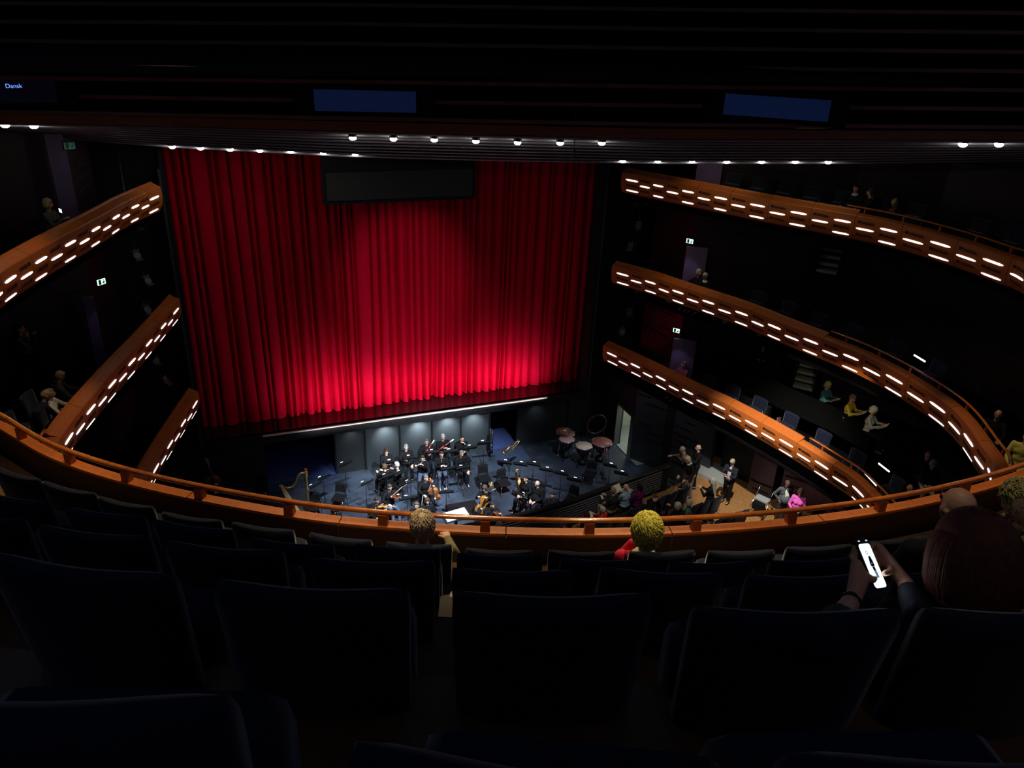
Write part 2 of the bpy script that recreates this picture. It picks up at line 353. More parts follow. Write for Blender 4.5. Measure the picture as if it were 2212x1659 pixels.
for i,l4 in enumerate(bars):
    T=line(l4); Bt=[y+8.5 for y in T]; r=18.35-.0*(6-i)-.33*(6-i)
    segs=[(-260,2480)] if i!=5 else [(147,642),(940,1518),(1830,2480)]
    b=MB()
    for x0,x1 in segs: strip3(b,T,Bt,r,r,.10,x0,x1)
    struct(f'trim_{tn}',b,BARW); tn+=1
for k in range(5):                                  # bars above the frame, over the house
    T=line(tuple(v-40*(k+1) for v in bars[0])); b=MB(); strip3(b,T,[y+8.5 for y in T],16.2-.5*k,16.2-.5*k,.1); struct(f'trim_{tn}',b,BARW); tn+=1
b=MB(); T=line((246,262,279,284)); Bt=line((264,282,300,302)); strip3(b,T,Bt,18.5,18.5,.25); struct(f'trim_{tn}',b,BANDW); tn+=1
# dark backing behind the bars
b=MB(); rows=[(-420,13.8),(-200,15.3),(0,16.6),(130,17.6),(250,18.8)]
G=[[up((x,float(np.interp(x,XS,line((y,y+8,y+18,y+24))))),r+.35) for x in XS] for y,r in rows]
b.grid(G,smooth=False); struct('ceiling',b,CEIL)
# slatted soffit sloping down to the proscenium
U0=line((266,285,303,305)); L0=[float(np.interp(x,[-260,0,311,767,1340,1789,2212,2480],[282,289,313,338,352,352,346,342])) for x in XS]
ns=8; b=MB()
for k in range(ns+1):
    f=k/ns; T=[u+(l-u)*f for u,l in zip(U0,L0)]; r=18.6+4.9*f
    b.tube([up((x,y),r) for x,y in zip(XS,T)],.034,10)
struct(f'trim_{tn}',b,SLATM); tn+=1
b=MB(); G=[[up((x,float(np.interp(x,XS,[u+(l-u)*f for u,l in zip(U0,L0)]))),18.6+4.9*f)+np.array([0,0,.16]) for x in XS] for f in (0,.5,1)]
b.grid(G,smooth=False); G2=[[G[2][j]+np.array([0,0,d]) for j in range(len(XS))] for d in (-.1,.9,2.2)]
b.grid(G2,smooth=False); struct('ceiling',b,CEIL)
# downlights
LOW=[(372,317),(433,320),(497,323),(561,325),(628,327),(698,330),(767,333),(1345,348),(1421,348),(1495,348),(1570,349),(1645,349),(1718,349),(1789,350)]
UPR=[(11,270),(73,272),(762,298),(850,300),(938,302),(1028,305),(1118,308),(1210,309),(1300,309),(2080,312),(2158,312)]
def downlight():
    t=thing('downlight','','ceiling lamp')
    b=MB(); b.lathe([(.035,.17),(.09,.15),(.10,.05),(.095,.03)],seg=20); obj('housing',b,PLAST,t)
    b=MB(); b.tube([(0,0,.15),(0,0,.42)],.012,6); obj('stem',b,PLAST,t)
    b=MB(); b.ell((0,0,.0),(.085,.085,.055),14); obj('lens',b,BULB,t)
    return t
dl=downlight(); first=True
def lamp_spots(L,r,grp,where):
    global first
    for i,q in enumerate(L):
        p=up(q,r); side='left' if q[0]<768 else 'right'
        lab=where(i,q)
        if first: o=dl; first=False; o.location=p; o['label']=lab; o['group']=grp
        else: o=dup(dl,p,0,lab,grp)
ORD=['first','second','third','fourth','fifth','sixth','seventh','eighth','ninth','tenth','eleventh','twelfth','thirteenth','fourteenth','fifteenth']
def wl(i,q):
    return (f'small glowing downlight over the curtain, {ORD[i]} from the left of the lower left row' if i<7 else
            f'small glowing downlight over the right balconies, {ORD[i-7]} from the curtain in its row')
def wu(i,q):
    if i<2: return 'small glowing downlight at the far left under the ceiling bars, '+('nearest the edge' if i==0 else 'second from the edge')
    if i>8: return 'small glowing downlight at the far right under the ceiling bars, '+('nearest the edge' if i==10 else 'second from the edge')
    return f'small glowing downlight under the ceiling band, {ORD[i-2]} from the left of the middle row'
lamp_spots(LOW,23.3,'downlights along the lower edge of the soffit',wl)
lamp_spots(UPR,18.9,'downlights along the upper edge of the soffit',wu)
# warm light falling from those rows onto the balcony fronts and rail
WRM=(1,.80,.52)
# LED screens on the bulkhead
def led(q4,r,label,m):
    P=[up(q,rr) for q,rr in zip(q4,(r,r,r,r))]; c=sum(P)/4; ex=(P[1]-P[0]+P[2]-P[3])/2; w=np.linalg.norm(ex[:2]); h=abs((P[0]-P[3]+P[1]-P[2])[2]/2)
    a=math.atan2(ex[1],ex[0]); t=thing('led_screen',label,'screen',c-np.array([0,0,h/2]),a)
    b=MB(); b.box((0,0,h/2),(w,.04,h)); p=obj('display',b,m,t)
    b=MB()
    for s in (-1,1): b.box((s*(w/2+.18),.03,h/2),(.36,.1,h+.2))
    b.box((0,.03,h+.05),(w,.1,.1)); b.box((0,.03,-.05),(w,.1,.1)); b.box((0,.09,h/2),(w+.3,.06,h+.1)); obj('casing',b,BLACK,t)
    return t,w,h
led([(675,194),(897,196),(900,243),(682,240)],17.75,'blue glowing screen on the ceiling bars above the curtain, left of centre',SCREENB)
led([(1566,208),(1797,210),(1790,256),(1561,254)],17.75,'blue glowing screen on the ceiling bars above the right balconies',SCREENB)
t,w,h=led([(-150,160),(120,163),(120,226),(-150,220)],17.75,'nearly black screen at the upper left edge showing one small blue word',SCREEND)
cu=bpy.data.curves.new('word','FONT'); cu.body='Dansk'; cu.size=.105; cu.extrude=.002
to=bpy.data.objects.new('tmp',cu); COL.objects.link(to); bpy.context.view_layer.update()
me=bpy.data.meshes.new_from_object(to.evaluated_get(bpy.context.evaluated_depsgraph_get())); me.materials.clear(); me.materials.append(TXT); bpy.data.objects.remove(to)
for v in me.vertices: v.co=Vector((v.co.x,-.024,v.co.y))
p=up((12,190),17.72); loc=t.matrix_world if False else None
a=t.rotation_euler[2]; d=Vector(p)-Vector(t.location); lx=d.x*math.cos(a)+d.y*math.sin(a)
o=obj('lettering',me,None,t,(lx,0,d.z)); o['label']='small blue word'; o.location.y=0
# thin cable hanging from the bulkhead
b=MB(); pts=[up(q,16.9) for q in ((1268,135),(1256,180),(1244,240),(1241,300),(1241,330))]+[up((1243,362),16.9)]
b.tube(pts,.007,6); pb=up((1241,332),16.9); b.tube([pb+np.array([0,0,.08]),pb-np.array([0,0,.08])],.02,8)
tag(obj('hanging_cable',b,mat('cable_grey',(.05,.045,.035),.6)),'thin dark cable hanging from the ceiling in front of the curtain','cable')
# ================================================================ BALCONIES
RP=[uz(q,9.14) for q in [(0,897),(100,955),(260,1010),(430,1048),(620,1085),(830,1105),(1050,1120),(1270,1124),(1500,1118),(1720,1102),(1900,1078),(2080,1042),(2212,1003)]]
rc=Curve(RP); lipb=[rc.at(s,.27) for s in np.linspace(0,rc.L,12)]
T1=[(-7.25,-1.41),(-7.98,-3.09),(-8.31,-4.13),(-8.67,-5.27),(-9.05,-6.39),(-9.41,-7.51),(-9.78,-8.9),(-10.0,-10.6),(-9.75,-12.6),(-9.1,-14.3)]+lipb+[(4.3,-19.5),(6.4,-18.6),(8.4,-17.2),(10.1,-15.3)]+\
   [(11.38,-13.28),(11.45,-12.75),(11.55,-11.22),(11.35,-9.6),(10.84,-8.37),(9.67,-6.34),(8.6,-4.2),(7.24,-1.41)]
T2=[(-7.22,-1.39),(-7.95,-4.1),(-8.76,-6.92),(-9.35,-9.53),(-9.5,-12.5),(-8.6,-15.2),(-6.4,-17.6),(-3,-19.2),(.5,-19.5),(4,-18.7),(6.8,-17.4),(8.44,-16.11),(8.98,-15.36),(9.86,-13.84),(10.19,-12.25),(10.22,-10.62),(9.93,-9.27),(9.6,-7.95),(9.3,-6.52),(8.8,-5.17),(8.32,-3.9),(7.98,-2.9),(7.22,-1.41)]
T3=[(-7.1,-1.39),(-8.25,-5.56),(-8.95,-9),(-9.1,-12),(-8.3,-14.6),(-6.3,-16.8),(-3,-18.4),(.5,-18.7),(4,-18),(6.9,-16.4),(8.8,-14.4),(9.56,-12.16),(9.58,-11.14),(9.43,-9.75),(9.2,-8.4),(8.85,-6.9),(8.39,-5.5),(7.85,-3.5),(7.18,-1.41)]
C1,C2,C3=Curve(T1),Curve(T2),Curve(T3)
SP={1:[.75,1.06,1.17,1.18,1.27,1.28,1.26,1.32,1.6,1.6],2:[.8,1.2,1.23,1.24,1.28,1.3,1.31,1.32,1.58,1.61,1.64],3:[.8,1.22,1.27,1.27,1.33,1.33,1.41,1.35,1.47]}
WING=[(0,0),(-.015,.02),(-.07,.045),(-.20,.10),(-.235,.14),(-.28,.14),(-.28,-.60),(-.45,-.70),(-.30,-.735),(-.12,-.66),(-.03,-.50),(.012,-.30),(.012,-.12)]
OPENW=[(0,0),(-.015,.02),(-.07,.045),(-.17,.06),(-.20,.055),(-.26,.05),(-.28,-.60),(-.45,-.70),(-.30,-.735),(-.12,-.66),(-.03,-.50),(.012,-.30),(.012,-.12)]
BACKW=[(-.210,-.14),(-.20,-.20),(-.13,-.36),(-.08,-.50),(-.08,-.70),(-.16,-.86),(-.30,-.94),(-.34,-.94),(-.335,-.88),(-.322,-.86),(-.336,-.86),(-.336,-.16),(-.330,-.14)]
def face_o(z): return float(np.interp(z,[-.66,-.50,-.30,-.12,0],[-.12,-.03,.012,.012,0]))
def tier(C,zl,no,sideR_end,sideL_end,label,open_from_R,open_from_L):
    t=thing('balcony_front',label,'balcony')
    def slot(mb,s0,s1,zc,h,push,mi=0,round_=False):
        n=6; rings=[]
        for i in range(n+1):
            f=i/n; s=s0+(s1-s0)*f; hh=h
            if round_ and i in (0,n): hh=h*.45
            za,zb=zl+zc+hh/2,zl+zc-hh/2
            rings.append([C.at(s,face_o(za-zl)+push,za),C.at(s,face_o(zb-zl)+push,zb),C.at(s,face_o(zb-zl)-.01,zb),C.at(s,face_o(za-zl)-.01,za)])
        mb.loft(rings,mi,False)
    sp=list(SP[no]); strips=0
    for side in (0,1):                              # 0: right wing walked from the stage, 1: left wing
        s=C.L if side==0 else 0.; sg=-1 if side==0 else 1
        end=C.near(sideR_end) if side==0 else C.near(sideL_end); opn=C.near(open_from_R) if side==0 else C.near(open_from_L); k=0
        while (s>end if side==0 else s<end):
            L=sp[k] if k<len(sp) else 1.45; s2=s+sg*L
            op=(s+s2)/2<opn if side==0 else (s+s2)/2>opn
            if no==1 and side==1 and k==len(sp): break
            b=MB(); a,c=(s2,s) if side==0 else (s,s2)
            C.sweep(b,[(o,zl+z) for o,z in (OPENW if op else WING)],a+.006,c-.006,10)
            col=[(.24,'a'),(.73,'b')] if k else [(.62,'b')]
            lits=[]
            for f,kd in col:
                w=(.37*L if k else .5)*.5; m=s+sg*L*f
                if kd=='a': D=[-.15,-.50]; LT=[-.325]
                else: D=[-.385]; LT=[-.20,-.565]
                for z in D:
                    q0,q1=sorted((m-sg*w*.95,m-sg*w*.6)); slot(b,q0,q1,z+.012,.07,.006,1)
                    q0,q1=sorted((m-sg*w*.5,m+sg*w*.95)); slot(b,q0,q1,z-.01,.032,.006,1)
                    q0,q1=sorted((m-sg*w*.9,m+sg*w*.8)); slot(b,q0,q1,z+.03,.016,.006,1)
                for z in LT: lits.append((m-w,m+w,z))
            p=obj('fascia_panel',b,[WOOD,SLOT],t)
            for q0,q1,z in lits:
                b=MB(); slot(b,q0,q1,z,.054,.012,0,True); obj('strip_light',b,STRIP,p)
            s=s2; k+=1
        if side==0: eR=s
        else: eL=s
    # curved back part
    if no==1:
        i0,i1=eL,eR; n=int((i1-i0)/1.62); d=(i1-i0)/n
        for k in range(n):
            b=MB(); C.sweep(b,[(o,zl+z+.14) for o,z in BACKW],i0+k*d+.005,i0+(k+1)*d-.005,12); obj('ledge_panel',b,WOOD,t)
        b=MB(); C.sweep(b,[(-.337,8.1),(-.337,8.97),(-.347,8.97),(-.36,8.1)],i0,i1,160); o=obj('inner_panel',b,mat('inner_wood_shaded',(.035,.008,.002),.5,grain=12,gcol=(.025,.006,.0015),gscale=(1,1,5)),t)  # same wood as the ledge, with its shade darkened into the colour
        b=MB(); 
        for k in range(n): 
            b.tube([C.at(i0+k*d,-.362,8.2),C.at(i0+k*d,-.350,8.95)],.006,4)
        obj('panel_joint',b,SLOT,t)
    else:
        b=MB(); C.sweep(b,[(o,zl+z) for o,z in OPENW],eL,eR,120); obj('fascia_panel',b,WOOD,t)
    # handrail and posts over the open stretch
    a,c=C.near(open_from_L),C.near(open_from_R); rz_=zl+.14
    b=MB(); R=[C.at(s,-.27,rz_+(.06 if no>1 else .06*min(1,max(0,(C.at(s)[1]+15.6)/1.5)))) for s in np.linspace(a,c,220)]; b.tube(R,.034,12,flat=.72); obj('handrail',b,RAILW,t)
    if no==1: PS=[C.near(uz(q,9.1)) for q in [(-110,880),(40,930),(145,985),(270,1025),(430,1062),(618,1095),(823,1115),(1048,1130),(1279,1135),(1506,1130),(1717,1114),(1910,1090),(2090,1052),(2262,1000)]]
    else: PS=[]
    lo=[s for s in np.arange(c-.5,max(PS) if PS else (a+c)/2,-1.03)]; lo+= [s for s in np.arange(a+.5,min(PS) if PS else (a+c)/2,1.03)]
    for s in PS+lo:
        p=C.at(s,-.27,0); q=C.at(s+.05,-.27,0); an=math.atan2(q[1]-p[1],q[0]-p[0]); own=s in PS
        b=MB(); wd_=.10 if own else .035
        zb=zl-.02 if own else zl+.03
        T=[(-wd_/2,-.045 if own else -.04),(wd_/2,-.045 if own else -.04),(wd_/2,.03),(-wd_/2,.03)]
        hh=zl+.125+(0 if own else .05)
        Rm=rotz(an); b.loft([[Rm@np.array([x*f,y,0])+np.array([p[0],p[1],z]) for x,y in T] for f,z in ((1.0,zb),(.9,hh))],0,False)
        obj('rail_post',b,WOOD,t)
    return eL,eR
e1=tier(C1,9.0,1,(10.9,-14.5),(-9.9,-9.8),'curved cherry wood top balcony front with handrail, running along our own front row',(10.72,-8.15),(-9.72,-8.6))
e2=tier(C2,5.7,2,(8.6,-15.9),(-9.45,-10.6),'curved cherry wood middle balcony front lit by rows of white strips',(9.93,-9.3),(-9.35,-9.4))
e3=tier(C3,2.6,3,(9.5,-13.2),(-9.0,-10.4),'curved cherry wood lowest balcony front, shortest of the three at right',(9.4,-9.9),(-8.9,-9.0))
# warm spots from the front of the ceiling onto our own rail and the first rows
for f_ in (.02,.24,.46,.68,.90):
    s_=C1.near(rc.at(rc.L*f_)); lamp('SPOT','rail_spot',C1.at(s_,3.6,14.35),1000,(1,.78,.42),C1.at(s_,-.75,9.2),spot=42,blend=.9,size=.07)
for f_,e_ in ((.1,120),(.43,620),(.63,620),(.8,150),(.97,120)):
    s_=C1.near(rc.at(rc.L*f_)); lamp('SPOT','row_downlight',C1.at(s_,-.7,14.4),e_,(1,.84,.55),C1.at(s_,-1.0,9.8),spot=34,blend=1,size=.07)
# ceiling spots washing down over the balcony fronts
for C,s_,o_,z0,zt,e,sp_ in ((C1,C1.L-3.6,1.3,12.2,8.9,104,54),(C1,C1.L-6.5,1.3,12.2,8.9,136,54),(C1,C1.L-10,1.3,12.2,8.9,160,54),(C1,C1.L-13.5,1.3,12.2,8.9,184,54),(C1,3.8,1.3,12.2,8.9,96,54),(C1,7,1.3,12.2,8.9,136,54),(C1,10.5,1.3,12.2,8.9,120,54),
   (C2,C2.L-3,2.4,11.8,5.6,264,28),(C2,C2.L-6.8,2.4,11.8,5.6,336,32),(C2,C2.L-10.6,2.4,11.8,5.6,416,32),(C2,C2.L-14,2.2,11.8,5.6,384,32),(C2,3,2.4,11.8,5.6,264,32),(C2,7.5,2.4,11.8,5.6,336,32),
   (C3,C3.L-3,3.2,11.6,2.5,400,24),(C3,C3.L-7,3.2,11.6,2.5,576,28),(C3,C3.L-11,3.2,11.6,2.5,640,30),(C3,4,3.2,11.6,2.5,336,28)):
    lamp('SPOT','balcony_wash',C.at(s_,o_,z0),e,WRM,C.at(s_,-.3,zt),spot=sp_,blend=.9,size=.08)
# tier floors (wing slabs)
def slab(C,zl,a,c,off=-3.1,dz=.85):
    for s0,s1 in ((0,a),(c,C.L)):
        b=MB(); C.sweep(b,[(-.285,zl-dz),(off,zl-dz),(off,zl-dz-.15),(-.285,zl-dz-.08)],s0,s1,40); struct('floor',b,mat('tier_floor',(.006,.005,.006),.9,spec=0.))
slab(C1,9.0,e1[0]+.5,e1[1]-.5,-2.3); slab(C2,5.7,C2.L*.33,C2.L*.64,-3.1,1.0); slab(C3,2.6,C3.L*.33,C3.L*.62,-3.1,1.15)
# terrace of our own balcony
TOP={'D':9.92,'C':10.78,'B':11.56,'A':12.33,'Z':13.0}
s0,s1=C1.near((-9.4,-13.8)),C1.near((8.8,-16.9))
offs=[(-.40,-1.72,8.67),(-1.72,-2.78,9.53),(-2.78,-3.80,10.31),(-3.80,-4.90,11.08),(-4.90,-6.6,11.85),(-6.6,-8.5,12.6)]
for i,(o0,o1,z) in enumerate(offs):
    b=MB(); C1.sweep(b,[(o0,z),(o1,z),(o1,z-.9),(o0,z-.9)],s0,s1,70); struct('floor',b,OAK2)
print('tiers done')
# ================================================================ THEATRE SEATS
def back_mesh(w0,w1,h,th=.10,curve=.035,lean=.10,seg=13,below=0.):
    b=MB(); rings=[]
    hs=[-below,0,h*.25,h*.5,h*.75,h*.9,h-.04,h-.012,h]
    for z in hs:
        w=w0+(w1-w0)*max(z,0)/h; k=1. if z<h-.05 else (.993 if z<h-.02 else (.975 if z<h-.005 else .95)); t=th*(1. if z<h-.05 else (.95 if z<h-.02 else (.7 if z<h-.005 else .30)))
        row=[]; xs=np.linspace(-1,1,seg)
        for x in xs: row.append((x*w/2*k, curve*x*x-lean*z/h*1.0 - t/2*(1-.55*abs(x)**6), z))
        for x in xs[::-1]: row.append((x*w/2*k, curve*x*x-lean*z/h + t/2*(1-.55*abs(x)**6), z))
        rings.append([np.array(p) for p in row])
    b.loft(rings); return b
def make_seat(w=.54,label='',group=None,vis=.75):
    # origin: middle of the top edge projected down 1.25 m (floor); local +y faces the stage
    t=thing('theatre_seat',label,'seat',group=group)
    b=back_mesh(w*.90,w,.80,below=0.); 
    for i,v in enumerate(b.v): b.v[i]=(v[0],v[1]+.02,v[2]+.45)
    obj('backrest',b,VELV,t)
    b=MB(); rings=[]
    for z,yy,k in ((.0,.0,.93),(.03,0,.99),(.2,0,1),(.38,.0,1),(.43,.0,.96),(.45,0,.85)):
        rings.append([np.array([x*k*w*.45,.17+yy+y*k*.075,.50+z]) for x,y in ((-1,-1),(-.96,-1.05),(.96,-1.05),(1,-1),(1.02,0),(1,1),(.9,1.1),(-.9,1.1),(-1,1),(-1.02,0))])
    b.loft(rings); obj('cushion',b,VELV,t)
    b=MB(); b.tube([(0,.08,0),(0,.08,.5)],.035,10); b.lathe([(.14,0),(.14,.012),(.04,.03)],(0,.08,0),16); obj('pedestal',b,PLAST,t)
    return t
SEATS={'Z':[((-40,1500),(500,1512)),((745,1612),(1290,1668)),((1700,1640),(2290,1634))],
'A':[((-66,1190),(375,1243)),((460,1254),(885,1275)),((975,1280),(1412,1284)),((1497,1313),(1950,1317)),((1975,1316),(2430,1316))],
'B':[((-185,1108),(52,1121)),((79,1134),(323,1160)),((357,1169),(612,1191)),((668,1206),(940,1213)),((975,1228),(1238,1233)),((1296,1226),(1565,1240)),((1615,1244),(1880,1240)),((1925,1242),(2190,1225))],
'C':[((-60,1057),(106,1086)),((139,1095),(311,1115)),((331,1122),(503,1146)),((538,1162),(721,1179)),((764,1175),(951,1188)),((986,1196),(1174,1198)),((1210,1206),(1400,1210)),((1446,1215),(1630,1212)),((1665,1212),(1849,1205)),((1890,1204),(2080,1190)),((2120,1182),(2310,1160))],
'D':[((-35,1000),(86,1036)),((91,1038),(206,1066)),((210,1071),(330,1095)),((349,1105),(478,1124)),((500,1127),(634,1145)),((667,1150),(803,1167)),((833,1170),(977,1177)),((1005,1184),(1150,1189)),((1184,1188),(1330,1192)),((1359,1192),(1503,1188)),((1530,1190),(1675,1187)),((1700,1182),(1842,1175)),((1868,1170),(2005,1158)),((2040,1150),(2180,1130))]}
RN={'D':'front row at the balcony rail','C':'second row from the rail','B':'third row from the rail','A':'nearest full row','Z':'rearmost row at the picture bottom'}
seat0=make_seat(); used=False; SEATP={}
for r,L in SEATS.items():
    for i,(a,c) in enumerate(L):
        P,Q=uz(a,TOP[r]),uz(c,TOP[r]); m=(P+Q)/2; an=math.atan2(Q[1]-P[1],Q[0]-P[0]); w=np.linalg.norm(P-Q)
        if r=='Z' or (a[0]<0) or (c[0]>2150): w=.54; 
        if r=='Z' or a[0]<0:
            if a[0]<0: u=(Q-P)/np.linalg.norm(Q-P); m=Q-u*.27
            elif r=='Z': u=(Q-P)/np.linalg.norm(Q-P); m=P+u*.27
        n=np.array([-math.sin(an),math.cos(an),0]); p=m+n*.045; p[2]=TOP[r]-1.25
        num=ORD[i]
        lab=f'dark navy velvet seat, {num} from the left in the {RN[r]}'
        grp='navy velvet seats of the '+RN[r].split(',')[0]
        if not used: s=seat0; used=True; s.location=p; s.rotation_euler=(0,0,an); s['label']=lab; s['group']=grp
        else: s=dup(seat0,p,an,lab,grp)
        s.scale=(w/.54,1,1); SEATP[(r,i)]=(p,an)
# seats on the far balconies, seen as dark backs, and in the stalls
def row_seats(C,off,z,ss,grp,lab):
    for i,s in enumerate(ss):
        p=C.at(s,off,z); q=C.at(s+.05,off,z); an=math.atan2(q[1]-p[1],q[0]-p[0])
        dup(seat0,p,an,lab(i),grp)
row_seats(C1,-1.15,8.15,[C1.L-x for x in (3.6,4.5,5.4,6.3,7.2,8.1,9.0,10.6,11.5,12.4,13.3,14.2)],'seats of the right wing of the top balcony',lambda i:f'dark seat behind the top balcony front at right, {ORD[i]} from the stage')
row_seats(C2,-1.15,4.7,[C2.L-x for x in (5.2,6.2,7.4,8.6,9.8,11)],'seats of the right wing of the middle balcony',lambda i:f'dark seat behind the middle balcony front at right, {ORD[i]} from the stage')
row_seats(C3,-1.15,1.45,[C3.L-x for x in (4.2,5.2,6.2,7.4,8.6,9.8,11)],'seats of the right wing of the lowest balcony',lambda i:f'dark seat behind the lowest balcony front at right, {ORD[i]} from the stage')
row_seats(C2,-1.15,4.7,[6.8,7.7,8.6],'seats of the left wing of the middle balcony',lambda i:f'dark seat behind the middle balcony front at left, {ORD[i]} from the stage')
# ================================================================ PEOPLE
def tmp_eval(mb,vox,smooth=4,decim=None):
    me=mb.mesh('tmp',[]); o=bpy.data.objects.new('tmp',me); COL.objects.link(o)
    r=o.modifiers.new('r','REMESH'); r.mode='VOXEL'; r.voxel_size=vox
    s=o.modifiers.new('s','SMOOTH'); s.factor=.5; s.iterations=smooth
    dg=bpy.context.evaluated_depsgraph_get(); ev=o.evaluated_get(dg); m2=bpy.data.meshes.new_from_object(ev)
    bpy.data.objects.remove(o); bpy.data.meshes.remove(me)
    m2.polygons.foreach_set('use_smooth',[True]*len(m2.polygons)); return m2
SKIN=mat('skin',(.52,.27,.17),.55); SKINP=mat('skin_pale',(.66,.40,.29),.55); FACEM=mat('face_features',(.05,.02,.018),.5)
LIPM=mat('lips',(.32,.07,.06),.5)
_mc={}
def cm(name,col,rough=.8,**k):
    key=(name,tuple(col))
    if key not in _mc: _mc[key]=mat(name,col,rough,**dict(dict(spec=.15),**k))
    return _mc[key]
def fin(mb,w,e,side,curl=.5,sc=1.,mi=0):
    # palm + five fingers. w wrist, e elbow: hand carries on along the forearm, bending down
    w=np.array(w,float); d=w-np.array(e,float); d/=np.linalg.norm(d)+1e-9
    upv=np.array([0,0,1.]); lat=np.cross(d,upv); 
    if np.linalg.norm(lat)<.1: lat=np.array([1.,0,0])
    lat/=np.linalg.norm(lat); nd=np.cross(lat,d)     # nd: back of hand
    for k,(o,l) in enumerate(((-.030,.062),(-.010,.074),(.010,.078),(.029,.068))):
        b0=w+d*.075*sc+lat*o*sc*(-side); p1=b0+d*l*.5*sc*math.cos(curl*.5)-nd*l*.5*sc*math.sin(curl*.5)
        p2=p1+d*l*.55*sc*math.cos(curl*1.4)-nd*l*.55*sc*math.sin(curl*1.4)
        mb.cap(b0-d*.02,p1,.0095*sc,.0088*sc,8,mi); mb.cap(p1,p2,.0088*sc,.0070*sc,8,mi)
    t0=w+d*.02*sc+lat*.028*sc*side; t1=t0+d*.045*sc+lat*.022*sc*side-nd*.012*sc; t2=t1+d*.030*sc-nd*.015*sc
    mb.cap(t0,t1,.012*sc,.0105*sc,8,mi); mb.cap(t1,t2,.0105*sc,.008*sc,8,mi)
def palm(mb,w,e,sc=1.):
    w=np.array(w,float); d=w-np.array(e,float); d/=np.linalg.norm(d)+1e-9
    lat=np.cross(d,np.array([0,0,1.])); lat=lat/np.linalg.norm(lat) if np.linalg.norm(lat)>.1 else np.array([1.,0,0])
    for o in (-.022,0,.022): mb.cap(w-d*.01+lat*o*.6*sc,w+d*.075*sc+lat*o*sc,.019*sc,.017*sc,8)
ARMS={ # elbow, wrist for side=+1 (mirrored), in upper body space with shoulder line height 0
 'lap':((.25,.06,-.28),(.10,.27,-.36)),'side':((.26,-.03,-.28),(.27,.06,-.52)),'book':((.23,.14,-.24),(.12,.34,-.14)),
 'rail':((.26,.20,-.20),(.22,.45,-.22)),'face':((.20,.20,-.26),(.06,.17,.03)),'knee':((.26,.10,-.26),(.16,.38,-.36)),
 'flute_r':((.30,.06,-.10),(.26,.26,.08)),'flute_l':((.18,.22,-.10),(.02,.26,.08)),'oboe':((.24,.15,-.22),(.04,.30,-.10)),
 'bow':((.33,.16,-.14),(.22,.36,-.20)),'neck':((.24,.20,-.10),(.16,.34,.06)),'hips':((.30,-.08,-.26),(.17,.04,-.42)),
 'point':((.25,.18,-.14),(.12,.42,-.05)),'up':((.22,.18,-.22),(.14,.26,.02)),'phone':((.20,.16,-.26),(.05,.34,-.12))}
